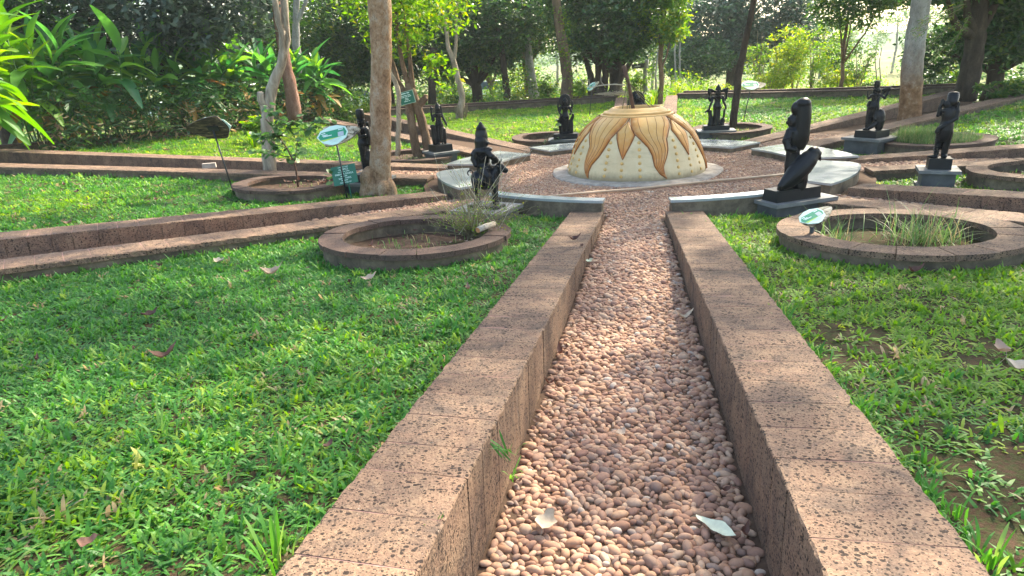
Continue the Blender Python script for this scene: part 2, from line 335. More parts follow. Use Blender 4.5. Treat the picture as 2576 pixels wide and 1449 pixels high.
    def obj(s, name, mats, parent=None, smooth=False, recalc=True, attname=None, loc=None):
        base = wloc(parent) if parent is not None else Vector((0, 0, 0))
        if loc is not None: base = base + Vector(loc)
        me = s.mesh(name, mats, base, smooth, recalc, attname); o = bpy.data.objects.new(name, me); COL.objects.link(o); o.parent = parent
        if loc is not None: o.location = loc
        return o
def inst(name, me, loc, rot=(0, 0, 0), sc=(1, 1, 1), parent=None, mat=None):
    o = bpy.data.objects.new(name, me); COL.objects.link(o); o.parent = parent
    base = wloc(parent) if parent is not None else Vector((0, 0, 0))
    if mat is not None: o.matrix_local = Matrix.Translation(Vector(loc) - base) @ mat.to_4x4()
    else: o.location = Vector(loc) - base; o.rotation_euler = rot; o.scale = sc
    return o
def np_mesh(name, verts, quads, mat, rnd=None, smooth=False, loc=(0, 0, 0), tris=False):
    me = bpy.data.meshes.new(name); nv = len(verts); k = quads.shape[1]; nf = len(quads)
    me.vertices.add(nv); me.vertices.foreach_set('co', (verts - np.array(loc)).astype(np.float32).ravel())
    me.loops.add(nf * k); me.loops.foreach_set('vertex_index', quads.astype(np.int32).ravel())
    me.polygons.add(nf); me.polygons.foreach_set('loop_start', np.arange(0, nf * k, k, dtype=np.int32))
    me.update(calc_edges=True)
    if rnd is not None: a = me.attributes.new('rnd', 'FLOAT', 'FACE'); a.data.foreach_set('value', rnd.astype(np.float32))
    me.materials.append(MAT[mat]); 
    if smooth: me.polygons.foreach_set('use_smooth', np.ones(nf, dtype=bool))
    return me
def leaves(name, P, L, mat, parent=None, aspect=.42, up=.55, droop=.3, rnd=None, kind=None, jit=.35):
    """P (n,3) leaf bases, L length; each leaf a folded rhomb"""
    n = len(P); d = RNG.normal(size=(n, 3)); d[:, 2] = d[:, 2] * .5 - droop; d /= np.linalg.norm(d, axis=1)[:, None]
    nn = RNG.normal(size=(n, 3)); nn[:, 2] += up * 2; s = np.cross(d, nn); s /= np.linalg.norm(s, axis=1)[:, None] + 1e-9; nn = np.cross(s, d)
    l = (L * (1 + jit * RNG.uniform(-1, 1, n)))[:, None]; wd = l * aspect * .5
    v = np.empty((n, 4, 3)); v[:, 0] = P; v[:, 1] = P + d * l * .45 + s * wd + nn * wd * .3; v[:, 2] = P + d * l; v[:, 3] = P + d * l * .45 - s * wd + nn * wd * .3
    q = np.arange(n * 4).reshape(n, 4); base = wloc(parent) if parent is not None else Vector((0, 0, 0))
    t = np.empty((n * 2, 3), dtype=np.int64); t[0::2] = q[:, [0, 1, 2]]; t[1::2] = q[:, [0, 2, 3]]
    if rnd is None: rnd = RNG.random(n)
    me = np_mesh(name, v.reshape(-1, 3), t, mat, np.repeat(rnd, 2), loc=tuple(base)); o = bpy.data.objects.new(name, me); COL.objects.link(o); o.parent = parent
    if kind: o['kind'] = kind
    return o
def blob_points(blobs, n, cl=.16, per=26):
    """clustered points inside ellipsoids [(cx,cy,cz,rx,ry,rz)], gaps between the clumps"""
    vol = np.array([b[3] * b[4] * b[5] for b in blobs]) ** .75; vol /= vol.sum(); out = []
    for b, f in zip(blobs, vol):
        m = max(3, int(n * f / per)); d = RNG.normal(size=(m, 3)); d /= np.linalg.norm(d, axis=1)[:, None]
        c = d * (RNG.uniform(.25, 1, m) ** .45)[:, None] * np.array(b[3:6]) + np.array(b[:3])
        s = cl * min(b[3:6]) * RNG.uniform(.5, 1.3, m)
        p_ = c[:, None, :] + RNG.normal(size=(m, per, 3)) * s[:, None, None] * np.array((1, 1, .6)); out.append(p_.reshape(-1, 3))
    return np.concatenate(out)
def voxel_obj(mb, name, mat, size, parent=None, smooth_it=1):
    me = mb.mesh(name, mat); o = bpy.data.objects.new('tmp_figure', me); COL.objects.link(o)
    m = o.modifiers.new('r', 'REMESH'); m.mode = 'VOXEL'; m.voxel_size = size; m.use_smooth_shade = True
    if smooth_it: m2 = o.modifiers.new('s', 'SMOOTH'); m2.iterations = max(1, smooth_it); m2.factor = .5
    dg = bpy.context.evaluated_depsgraph_get(); ev = o.evaluated_get(dg); me2 = bpy.data.meshes.new_from_object(ev); me2.name = name
    bpy.data.objects.remove(o); me2.materials.clear(); me2.materials.append(MAT[mat])
    return me2
def gn_scatter(name, pts, rot, scl, rnd, variants, mat, parent=None, label=None, idx=None):
    """one object: a mesh of points, each showing one of the variant meshes"""
    n = len(pts); me = bpy.data.meshes.new(name); me.vertices.add(n); me.vertices.foreach_set('co', np.asarray(pts, dtype=np.float32).ravel())
    for nm, ty, arr in (('rot', 'FLOAT_VECTOR', rot), ('scl', 'FLOAT', scl), ('rnd', 'FLOAT', rnd), ('idx', 'INT', RNG.integers(0, len(variants), n) if idx is None else idx)):
        a = me.attributes.new(nm, ty, 'POINT'); a.data.foreach_set('vector' if ty == 'FLOAT_VECTOR' else 'value', np.asarray(arr, dtype=np.int32 if ty == 'INT' else np.float32).ravel())
    me.materials.append(MAT[mat]); o = bpy.data.objects.new(name, me); COL.objects.link(o); o.parent = parent
    g = bpy.data.node_groups.new('scatter_' + name, 'GeometryNodeTree'); g.interface.new_socket('Geometry', in_out='INPUT', socket_type='NodeSocketGeometry'); g.interface.new_socket('Geometry', in_out='OUTPUT', socket_type='NodeSocketGeometry')
    gi, go = g.nodes.new('NodeGroupInput'), g.nodes.new('NodeGroupOutput'); ip = g.nodes.new('GeometryNodeInstanceOnPoints'); jn = g.nodes.new('GeometryNodeJoinGeometry')
    for v in reversed(variants):
        oi = g.nodes.new('GeometryNodeObjectInfo'); oi.inputs['Object'].default_value = v; oi.inputs['As Instance'].default_value = True; g.links.new(oi.outputs['Geometry'], jn.inputs[0])
    def na(nm, ty):
        x = g.nodes.new('GeometryNodeInputNamedAttribute'); x.data_type = ty; x.inputs['Name'].default_value = nm; return x.outputs[0]
    g.links.new(gi.outputs[0], ip.inputs['Points']); g.links.new(jn.outputs[0], ip.inputs['Instance']); ip.inputs['Pick Instance'].default_value = True
    g.links.new(na('idx', 'INT'), ip.inputs['Instance Index']); g.links.new(na('rot', 'FLOAT_VECTOR'), ip.inputs['Rotation']); g.links.new(na('scl', 'FLOAT'), ip.inputs['Scale'])
    g.links.new(ip.outputs[0], go.inputs[0]); md = o.modifiers.new('scatter', 'NODES'); md.node_group = g
    o['kind'] = 'stuff'
    if label: o['label'] = label
    return o
def source(me, name):
    return bpy.data.objects.new(name, me)      # never linked: only instanced
# ================================================================== GROUND
def grid_obj(name, F, nu, nv, mat, kind='structure', smooth=True):
    P = np.array([[F(i / nu, j / nv) for j in range(nv + 1)] for i in range(nu + 1)]).reshape(-1, 3)
    q = np.array([[i * (nv + 1) + j, (i + 1) * (nv + 1) + j, (i + 1) * (nv + 1) + j + 1, i * (nv + 1) + j + 1] for i in range(nu) for j in range(nv)])
    me = np_mesh(name, P, q, mat, smooth=smooth); o = bpy.data.objects.new(name, me); COL.objects.link(o); o['kind'] = kind; return o
def ground_f(u, v):
    r = R_RING + .05 + (u ** 3.2) * 900; a = 2 * PI * v; x, y = CX + r * math.sin(a), CY - r * math.cos(a)
    k = min(1, (r - R_RING) / 25); z0 = zt(CX + 15.4 * math.sin(a), CY - 15.4 * math.cos(a)) - .5
    return (x, y, z0 * (1 - k) - .9 * k + (.10 * math.sin(x * .31) * math.sin(y * .27) if r < 120 else 0))
g = grid_obj('ground', ground_f, 60, 96, 'far_ground')
def ground_z(x, y):
    r = math.hypot(x - CX, y - CY); a = math.atan2(x - CX, -(y - CY))
    if r < R_RING: return gz(x, y)
    k = min(1, (r - R_RING) / 25); z0 = zt(CX + 15.4 * math.sin(a), CY - 15.4 * math.cos(a)) - .5
    return z0 * (1 - k) - .9 * k + (.10 * math.sin(x * .31) * math.sin(y * .27) if r < 120 else 0)
for s in range(8):
    grid_obj('lawn', lambda u, v, s=s: lawn_pt(s, v, 3.3 + u * (R_RING - 3.1)), 40, 24, 'lawn_soil')
path = grid_obj('pebble_path', lambda u, v: ((lambda x, y: (x, y, plaza_z(x, y)))(CX + u * 3.75 * math.sin(2 * PI * v), CY - u * 3.75 * math.cos(2 * PI * v))), 10, 64, 'pebble_bed')
tag(path, 'pebble paving round the dome and along the middle path')
for k in range(8):
    def pf(u, v, k=k):
        r = 3.45 + u * ((9.4 if k == 0 else R_RING) - 3.45 + (3 if k == 0 else 0)); o = (v * 2 - 1)
        x, y = wpt(k, 1 if o > 0 else -1, -half(k, 1 if o > 0 else -1, r) + abs(o) * (half(k, 1 if o > 0 else -1, r) + .05), r)
        return (x, y, floor_z(k, r) + .003)
    grid_obj('path', pf, 40, 4, 'pebble_bed')
# ================================================================== RADIAL WALLS
def block_mesh(w, i, H=.46):
    rnd = random.Random(i * 31 + int(w * 1000)); th = .052; K = 7
    sec = [(0, -H), (0, -.006), (.006, 0), (w * .33, 0), (w * .66, 0), (w + .009, 0), (w + .015, -.007), (w + .015, -th), (.06, -th), (.06, -H)]; n = len(sec); vs = []; fs = []
    for q in range(K):
        yy = (q / (K - 1) - .5) * (.222 - .0042); end = q in (0, K - 1)
        for j, (x, z) in enumerate(sec):
            jx = rnd.uniform(-.0035, .0025) if j in (1, 2) else (rnd.uniform(-.006, .006) if j in (5, 6, 7) else 0)
            jz = rnd.uniform(-.0016, .0016) if z == 0 else (rnd.uniform(-.004, .002) if j in (1, 6) else 0)
            if end and z == 0: jz -= .0028
            vs.append((x + jx, yy, z + jz))
    for q in range(K - 1):
        for j in range(n): fs.append((q * n + j, q * n + (j + 1) % n, (q + 1) * n + (j + 1) % n, (q + 1) * n + j))
    fs += [tuple(range(n - 1, -1, -1)), tuple((K - 1) * n + j for j in range(n))]
    me = bpy.data.meshes.new('block'); me.from_pydata(vs, [], fs); bm = bmesh.new(); bm.from_mesh(me); bmesh.ops.recalc_face_normals(bm, faces=bm.faces); bm.to_mesh(me); bm.free(); me.materials.append(MAT['laterite']); return me
BM = {}
def wall(k, s, label, r1=R_RING, dark=False, group='brown stone block walls along the radial paths'):
    W = wid(k, s); bx, by = wpt(k, s, .2, 4); root = empty('path_wall', (bx, by, 0), label, 'wall', group)
    key = round(W, 3)
    if key not in BM: BM[key] = [block_mesh(W, i) for i in range(5)]
    # base and mortar
    mb = MB(); mo = MB(); rs = [R_IN + .02 + (r1 - R_IN - .04) * i / 24 for i in range(25)]
    for mbx, o0, o1, dz, zb in ((mb, .03, W - .01, -.054, -.75), (mo, .012, W + .004, -.0042, -.056)):
        vs = []; fs = []
        for r in rs:
            for o, top in ((o0, 1), (o1, 1), (o1, 0), (o0, 0)):
                x, y = wpt(k, s, o, r); z = zt(x, y) + DZ[k]; vs.append((x, y, z + dz if top else z + zb))
        for i in range(24):
            for j in range(4): fs.append((i * 4 + j, i * 4 + (j + 1) % 4, i * 4 + 4 + (j + 1) % 4, i * 4 + 4 + j))
        fs += [(0, 1, 2, 3), (99, 98, 97, 96)]; mbx.add(vs, fs)
    mb.obj('wall_base', 'plaster', root); mo.obj('mortar', 'pink_mortar', root)
    r = R_IN; i = 0
    while r < r1 - .05:
        L = min(random.uniform(.195, .25), r1 - r)
        p0 = Vector((*wpt(k, s, 0, r + .003), 0)); p1 = Vector((*wpt(k, s, 0, r + L - .003), 0))
        for q in (p0, p1): q.z = zt(q.x, q.y) + DZ[k]
        yd = (p1 - p0).normalized(); a = ang(k); lat = Vector((math.cos(a) * s, math.sin(a) * s, 0)); q2 = (p0 + lat * W)
        lat.z = (zt(q2.x, q2.y) - zt(p0.x, p0.y)) / W; lat = (lat - yd * lat.dot(yd)).normalized(); up_ = lat.cross(yd)
        if up_.z < 0: up_ = -up_; yd = -yd
        M = Matrix((lat, yd, up_)).transposed() @ Matrix.Diagonal((1, L / .222, 1))
        c = (p0 + p1) / 2 + Vector((0, 0, random.uniform(-.0012, .0012)))
        inst('block', random.choice(BM[key]), c, parent=root, mat=M); r += L; i += 1
    return root
LW = {(0, -1): 'long stone wall along the left side of the middle pebble path', (0, 1): 'long stone wall along the right side of the middle pebble path',
 (7, 1): 'low stone wall edging the front left lawn, behind the shrub planter', (7, -1): 'stone wall in front of the sapling planter and big tan tree',
 (6, 1): 'stone wall behind the sapling planter, nearer wall of the far left path', (6, -1): 'stone wall on which the small grey brick lies',
 (5, 1): 'stone wall behind the twin trunks, left of its path', (5, -1): 'stone wall with tall brown face behind the big tree, running to the dome',
 (4, 1): 'stone wall left of the black arched statue behind the dome', (4, -1): 'stone wall running away on the right behind the dome',
 (3, 1): 'stone wall sloping up to the back right corner beside the grey trunk', (3, -1): 'stone wall in front of the grey trunk, rising to the right edge',
 (2, 1): 'stone wall between the round grassy planter and its path on the right', (2, -1): 'stone wall behind the statue with the pale lower legs',
 (1, 1): 'stone wall in front of the statue with the pale lower legs', (1, -1): 'stone wall touching the back of the large weedy planter'}
for (k, s), lb in LW.items(): wall(k, s, lb, 12.4 if k == 0 else R_RING - .1)
# ring walls
def strip_wall(name, A, B, label, w=.3, H=.42, rear=True, zoff=.06, group='low walls round the outside of the lawns'):
    A, B = Vector(A), Vector(B); root = empty(name, (A.x, A.y, 0), label, 'wall', group); d = (B - A).normalized(); nrm = Vector((-d.y, d.x))
    if nrm.dot(Vector((CX, CY)) - A) > 0: nrm = -nrm
    n = max(2, int((B - A).length / .42)); L = (B - A).length / n
    for q, (o, dz, ww) in enumerate(((0, 0, w), (.75, .02, .28))[:2 if rear else 1]):
        base = MB(); vs = []; fs = []
        for i in range(n + 1):
            c = A + d * (L * i)
            for oo in (o + .02, o + ww - .02):
                x, y = c + nrm * oo; z = zt(x, y) + zoff + dz; vs += [(x, y, z - .05), (x, y, z - H - .5)]
        for i in range(n):
            b = i * 4; fs += [(b, b + 4, b + 5, b + 1), (b + 2, b + 3, b + 7, b + 6), (b, b + 2, b + 6, b + 4)]
        fs += [(0, 1, 3, 2), (n * 4, n * 4 + 2, n * 4 + 3, n * 4 + 1)]; base.add(vs, fs); base.obj('wall_base', 'plaster', root)
        cm = MB(); cm.box((0, 0, -.025), (L - .008, ww + .02, .05)); me = cm.mesh('coping_stone', 'laterite_dark')
        for i in range(n):
            c = A + d * (L * (i + .5)) + nrm * (o + ww / 2); c2 = c + d * L
            sl = (zt(*c2) - zt(*c)); X = Vector((d.x * L, d.y * L, sl)).normalized(); Y = Vector((nrm.x, nrm.y, 0)); Z = X.cross(Y)
            if Z.z < 0: Y = -Y; Z = -Z
            inst('coping_stone', me, (c.x, c.y, zt(c.x, c.y) + zoff + dz + random.uniform(-.004, .004)), parent=root, mat=Matrix((X, Y, Z)).transposed())
    return root
def ring_seg(sec, label, rear=True):
    a = wpt(sec, 1, wid(sec, 1) - .02, R_RING - .2); b = wpt(sec + 1, -1, wid(sec + 1, -1) - .02, R_RING - .2); return strip_wall('boundary_wall', a, b, label, rear=rear)
ring_seg(3, 'low double boundary wall at the back, between the dome and the grey trunk'); ring_seg(4, 'low boundary wall at the back left of the dome, behind the leaning pale trunk')
ring_seg(5, 'low dark boundary wall under the broad leaved hedge', False); ring_seg(2, 'low boundary wall beyond the right edge lawn', False)
# ================================================================== PLANTERS
def planter(cx, cy, ro, ri, off, label, soil_drop=.17, mat='laterite', n=17, H=.5, depth_in=.3):
    z = zt(cx, cy) + off; root = empty('round_planter', (cx, cy, z), label, 'planter', 'round stone planters on the lawns')
    gx, gy = (zt(cx + 1, cy) - zt(cx - 1, cy)) / 2 * .8, (zt(cx, cy + 1) - zt(cx, cy - 1)) / 2 * .8
    tz = lambda x, y: z + gx * (x - cx) + gy * (y - cy)
    mb = MB(); m = 64; vs = []
    for r_, dz in ((ro - .035, -H), (ro - .03, -.05), (ri + .03, -.05), (ri + .03, -H)):
        for j in range(m):
            t = 2 * PI * j / m; x, y = cx + r_ * math.cos(t), cy + r_ * math.sin(t); vs.append((x, y, tz(x, y) + dz))
    mb.add(vs, [(i * m + j, i * m + (j + 1) % m, (i + 1) * m + (j + 1) % m, (i + 1) * m + j) for i in range(3) for j in range(m)])
    mb.obj('planter_wall', 'plaster', root, smooth=False)
    a0 = random.random()
    cuts = [a0 + 2 * PI * (i + random.uniform(-.16, .16)) / n for i in range(n)]; cuts.append(cuts[0] + 2 * PI)
    for i in range(n):
        t0, t1 = cuts[i] + .004, cuts[i + 1] - .004; st = 4; b = MB(); vs = []; jr = random.uniform(-.012, .012); jz = random.uniform(-.004, .004)
        for j in range(st + 1):
            t = t0 + (t1 - t0) * j / st
            for rr_, dz in ((ri - .0, 0), (ro + jr, 0), (ro + jr, -.052), (ri, -.052)):
                x, y = cx + rr_ * math.cos(t), cy + rr_ * math.sin(t); vs.append((x, y, tz(x, y) + dz + jz))
        fs = [(j * 4 + q, j * 4 + (q + 1) % 4, j * 4 + 4 + (q + 1) % 4, j * 4 + 4 + q) for j in range(st) for q in range(4)] + [(0, 1, 2, 3), (st * 4 + 3, st * 4 + 2, st * 4 + 1, st * 4)]
        b.add(vs, fs); b.obj('rim_stone', mat, root)
    sm = MB(); vs = [(cx, cy, z - soil_drop + .015)]
    for r_ in (.35, .7, 1):
        for j in range(24):
            t = 2 * PI * j / 24; x, y = cx + (ri + .04) * r_ * math.cos(t), cy + (ri + .04) * r_ * math.sin(t); vs.append((x, y, tz(x, y) - soil_drop + random.uniform(-.015, .02)))
    fs = [(0, 1 + j, 1 + (j + 1) % 24) for j in range(24)] + [(1 + a * 24 + j, 25 + a * 24 + j, 25 + a * 24 + (j + 1) % 24, 1 + a * 24 + (j + 1) % 24) for a in range(2) for j in range(24)]
    sm.add(vs, fs); sm.obj('soil', 'soil', root, smooth=True); return root, z
PL = {}
for key, x, y, ro, ri, off, lb, sd, mt in (
    ('A', -.973, 6.385, .99, .755, .06, 'round stone planter holding the dry twiggy shrub', .17, 'laterite_dark'),
    ('R', 3.60, 5.585, 1.03, .745, .06, 'round stone planter full of long weedy grass at right', .27, 'laterite'),
    ('B', -3.60, 10.55, .93, .70, .04, 'round dark planter with the thin leafy sapling', .12, 'laterite_dark'),
    ('5', 5.76, 16.18, .98, .73, .02, 'round planter around the slim dark trunk behind a statue', .12, 'laterite_dark'),
    ('4', 1.15, 16.6, .95, .70, .02, 'round planter with round leaved seedling, left of the dome', .16, 'laterite_dark'),
    ('7', 8.14, 11.92, .95, .70, .04, 'round planter overflowing with fine green grass', .05, 'laterite_dark'),
    ('8', 7.32, 8.30, .95, .70, .05, 'round planter cut by the right edge of the view', .15, 'laterite'),
    ('2', -2.05, 14.3, .95, .70, .0, 'round planter beside the twin trunks with the tied green board', .1, 'laterite_dark')):
    PL[key] = planter(x, y, ro, ri, off, lb, sd, mt)
# ================================================================== BENCHES (curved slabs round the plaza)
def bench(poly, ztop, label, base_in=.02, zb=-.06):
    c = sum((Vector((*q, 0)) for q in poly), Vector()) / len(poly); root = empty('stone_bench', (c.x, c.y, 0), label, 'bench', 'curved stone slab benches round the plaza')
    top = MB().prism(poly, ztop - .032, ztop); o = top.obj('bench_slab', 'granite_polished', root)
    inner = [(c.x + (x - c.x) * (1 - .02) , c.y + (y - c.y) * .98) for x, y in poly]
    MB().prism(inner, zb, ztop - .0325).obj('bench_base', 'plaster', root); return root
def arc_bench(d0, d1, ri, ro, ztop, label, notch=True, n=14, rnd_end=0):
    inn = [polar(ri, d0 + (d1 - d0) * i / n) for i in range(n + 1)]
    out = []
    for i in range(n + 1):
        t = 1 - i / n; e = 0
        if rnd_end and (t if rnd_end < 0 else 1 - t) < .22: q = (t if rnd_end < 0 else 1 - t) / .22; e = (1 - math.sqrt(1 - (1 - q) ** 2)) * (ro - ri) * .75
        out.append(polar(ro - e, d0 + (d1 - d0) * t))
    return bench(inn + out, ztop, label)
arc_bench(328, 354.2, 3.50, 3.68, .28, 'curved grey slab bench in front left of the dome, beside the shrub')
arc_bench(7.0, 33, 3.50, 3.68, .28, 'curved grey slab bench in front right of the dome, beside the bird statue')
arc_bench(281, 313, 2.95, 3.52, .22, 'slab bench with a rounded end, left of the bull statue', rnd_end=-1)
arc_bench(47.5, 82, 2.85, 3.52, .21, 'pale slab bench with a rounded end, right of the bird statue', rnd_end=1)
arc_bench(234, 263, 2.65, 3.66, .14, 'slab bench beside the left pebble area, behind the bull statue')
arc_bench(190, 220, 2.85, 3.72, .11, 'slab bench directly in front of the round haloed statue')
arc_bench(137, 165, 2.75, 3.75, .11, 'shiny slab bench in front of the four armed statue')
arc_bench(97, 127, 2.75, 3.82, .13, 'bright slab bench behind the bird statue')
# ================================================================== DOME
DOMEP = [(1.203, 0), (1.192, .1), (1.165, .2), (1.13, .3), (1.09, .42), (1.04, .54), (.948, .7), (.81, .845), (.71, .925), (.61, .992)]
dr_, dz_ = [q[0] for q in DOMEP], [q[1] for q in DOMEP]
def drad(z): return float(np.interp(z, dz_, dr_))
dome = empty('dome_planter', (CX, CY, 0), 'cream dome shaped planter with moulded orange petals in the middle of the plaza', 'planter')
zs = [1.0 * i / 40 * .992 for i in range(41)]
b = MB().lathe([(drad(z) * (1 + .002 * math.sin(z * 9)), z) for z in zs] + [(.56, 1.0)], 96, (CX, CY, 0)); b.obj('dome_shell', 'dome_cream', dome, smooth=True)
def torusprof(r, z, rx, rz, n=10, a0=-90, a1=150): return [(r + rx * math.cos(R(a0 + (a1 - a0) * i / n)), z + rz * math.sin(R(a0 + (a1 - a0) * i / n))) for i in range(n + 1)]
b = MB().lathe([(.60, .97)] + torusprof(.60, .995, .028, .026) + torusprof(.545, 1.035, .03, .026, a0=-40) + [(.50, 1.068), (.44, 1.108), (.418, 1.122), (.404, 1.121), (.392, 1.10), (.40, 1.0), (.44, .88), (.44, .80)], 96, (CX, CY, 0)); b.obj('rim', 'rim_paint', dome, smooth=True)
MB().lathe([(.45, .84), (.2, .86), (0, .86)], 32, (CX, CY, 0)).obj('soil', 'soil', dome, smooth=True)
def dpt(th, z, off=0):
    r = drad(z) + off * .9; a = PHI0 * 0 + R(th); return (CX + r * math.sin(a), CY - r * math.cos(a), z + off * .35)
def petal(left, right, parent, lines=4, tip=None, off=.02):
    """left/right outlines [(z, theta)] from the rim down to the common tip"""
    N = 26; z0 = max(left[0][0], right[0][0]); z1 = left[-1][0]
    lz = [-q[0] for q in left]; lt = [q[1] for q in left]; rz = [-q[0] for q in right]; rt_ = [q[1] for q in right]; M = 13; mb = MB(); vs = []; at_ = []
    def LR(z): return float(np.interp(-z, lz, lt)), float(np.interp(-z, rz, rt_))
    for i in range(N + 1):
        z = z0 + (z1 - z0) * i / N; l, r = LR(z)
        for j in range(M + 1):
            u = j / M; e = abs(2 * u - 1); th = l + (r - l) * u; d = off * (1 - e ** 6) + (off * .75 if e < .98 else -.012)
            if e > .98: d = -.012
            vs.append(dpt(th, z, d)); at_.append(min(1, max(e ** 3, (i / N) ** 1.6 * .9)))
    mb.add(vs, [(i * (M + 1) + j, i * (M + 1) + j + 1, (i + 1) * (M + 1) + j + 1, (i + 1) * (M + 1) + j) for i in range(N) for j in range(M)], at_)
    o = mb.obj('petal', 'petal', parent, smooth=True, attname='edge')
    lb = MB()
    for q in [(i + 1) / (lines + 1) for i in range(lines)] + [0.0, 1.0]:
        pts = []
        for i in range(N + 1):
            z = z0 + (z1 - z0) * i / N; l, r = LR(z)
            if q not in (0., 1.) and i > N * .95: break
            pts.append(dpt(l + (r - l) * q, z, off * 1.62 if q not in (0., 1.) else .006))
        lb.tube(pts, .0050 if q not in (0., 1.) else .0072, 5, closed=True)
    lb.obj('petal_line', 'petal_line', o, smooth=True); return o
P1L = [(.985, -82), (.92, -82), (.84, -76), (.76, -70.4), (.66, -63.5), (.56, -58.6), (.46, -58.4), (.38, -59.1), (.30, -59), (.22, -57.8), (.11, -54.2), (.065, -51.5)]
P1R = [(.985, -21.8), (.92, -23.7), (.8, -31.7), (.7, -36.5), (.57, -39.6), (.42, -44.2), (.28, -50.3), (.16, -52.1), (.065, -51.5)]
P2L = [(.985, -21.4), (.93, -21.2), (.79, -15), (.68, -7.5), (.56, -1.), (.44, 2.1), (.27, 3.5), (.15, 7.3), (.07, 12.7)]
P2R = [(.985, 39.6), (.89, 34), (.8, 26), (.68, 18.5), (.5, 16.9), (.38, 14.2), (.26, 10.8), (.16, 11.1), (.07, 12.7)]
sh = lambda L, d: [(z, t + d) for z, t in L]
mi = lambda L, c, nc: [(z, nc - (t - c)) for z, t in L]
petal(P1L, P1R, dome); petal(P2L, P2R, dome)
petal(mi(P1R, -52, 70), mi(P1L, -52, 70), dome); petal(sh(P2L, 120), sh(P2R, 120), dome); petal(sh(P1L, 240), sh(P1R, 240), dome); petal(sh(P2L, 240), sh(P2R, 240), dome)
for c in (-82.2, -21.8, 39, 99, 159, 219):
    L = [(.93, c - .3), (.86, c - 6), (.79, c - 10.6), (.6, c - 6.2), (.5, c - 3.5), (.385, c - .6)]; Rr = [(.93, c + .3), (.86, c + 4.5), (.75, c + 9.2), (.6, c + 5.2), (.5, c + 2.2), (.385, c - .6)]
    petal(L, Rr, dome, lines=1, off=.013)
sd_ = MB(); sd_.lathe([(.0, .019), (.021, .018), (.026, .012), (.027, -.014)], 14); sme = sd_.mesh('stud', 'stud', smooth=True)
def stud(th, z):
    r = drad(z); dz = .02; sl = (drad(z + dz) - drad(z - dz)) / (2 * dz); n = Vector((math.sin(R(th)), -math.cos(R(th)), -sl)).normalized()
    q = n.to_track_quat('Z', 'Y').to_matrix(); inst('stud', sme, dpt(th, z), parent=dome, mat=q)
for c in (-82.2, -21.8, 39, 99, 159, 219):
    for o in (-14, 13):
        for i in range(6): stud(c + o * (1 + .012 * i), .635 - i * .102)
    for i in range(3): stud(c - .9, .325 - i * .1)
skirt = MB(); m = 72; vs = []
rad_ = [1.5 + .035 * math.sin(3 * t) + .03 * math.sin(5 * t + 2) + random.uniform(-.012, .012) for t in [2 * PI * j / m for j in range(m)]]
for q, dz in ((1.0, -.05), (.99, .035), (.97, .05), (.78, .06)):
    for j in range(m):
        t = 2 * PI * j / m; rr_ = rad_[j] * q if q > .8 else 1.19; x, y = CX + rr_ * math.cos(t), CY + rr_ * math.sin(t); vs.append((x, y, plaza_z(x, y) + dz * .75 + random.uniform(-.003, .003)))
skirt.add(vs, [(i * m + j, i * m + (j + 1) % m, (i + 1) * m + (j + 1) % m, (i + 1) * m + j) for i in range(3) for j in range(m)]); skirt.obj('concrete_skirt', 'concrete', dome, smooth=True)
# pole, ropes and bare twig standing in the dome
pole = empty('wooden_stake', (2.26, 11.15, .88), 'rough brown wooden stake standing in the mouth of the dome', 'stake')
MB().tube([(2.30, 11.15, .84), (2.22, 11.14, 1.25), (2.16, 11.12, 1.5), (2.075, 11.1, 1.8)], [.034, .03, .032, .036], 9, .25).obj('stake', 'pole_wood', pole, smooth=True)
rp = MB(); K = Vector((2.13, 11.1, 1.56))
for e in ((2.02, 10.93, 1.09), (2.13, 10.82, 1.10), (2.1, 10.9, 1.08), (2.5, 10.95, 1.11), (2.56, 10.98, 1.12)): rp.tube([K, (K + Vector(e)) / 2 + Vector((0, 0, -.012)), e], .006, 5)
rp.tube([K + Vector((.036 * math.cos(t), .036 * math.sin(t), .02 * math.sin(t * .5))) for t in np.linspace(0, 4 * PI, 24)], .008, 5); rp.obj('rope', 'rope', pole)
tw = MB(); pr = lambda *a: at(*a, 11.1)
tw.tube([pr(1573, 214), pr(1545, 212), pr(1510, 215), pr(1485, 220), pr(1468, 210), pr(1455, 190), pr(1450, 172), pr(1453, 152)], [.012, .011, .010, .009, .008, .007, .006, .005], 6)
tw.tube([pr(1485, 220), pr(1482, 207), pr(1481, 199)], .005, 5); tw.tube([pr(1520, 214), pr(1512, 205), pr(1511, 190), pr(1514, 175)], .004, 5)
tag(tw.obj('bare_twig', 'twig_pale', None), 'curved bare twig sticking out left from the wooden stake', 'twig')
# ================================================================== PEDESTALS
def pedestal(x, y, rz, label, cap=(.86, .60), plinth=(.60, .27), capz=.22, ph=.125, base=.10, po=(0, 0), step=True):
    z0 = gz(x, y); root = empty('pedestal', (x, y, z0), label, 'pedestal', 'grey granite pedestals of the black statues')
    def bevbox(c, sz, bev=.006):
        b = MB(); b.box(c, sz, rz); return b
    ca, sa = math.cos(rz), math.sin(rz)
    bevbox((x, y, z0 + capz / 2 - .12), (cap[0] - base, cap[1] - base, capz + .17)).obj('pedestal_block', 'granite_base', root)
    b = MB(); b.box((x, y, z0 + capz - .022), (*cap, .045), rz); b.obj('cap_slab', 'granite_grey', root)
    if step: bevbox((x, y, z0 - .03), (cap[0] - .02, cap[1] - .02, .1)).obj('footing', 'granite_base', root)
    px, py = x + po[0] * ca - po[1] * sa, y + po[0] * sa + po[1] * ca
    pm = MB(); pm.box((px, py, z0 + capz + ph / 2 + .001), (*plinth, ph), rz, .97); o = pm.obj('plinth', 'plinth_black', root)
    return Vector((px, py, z0 + capz + ph))
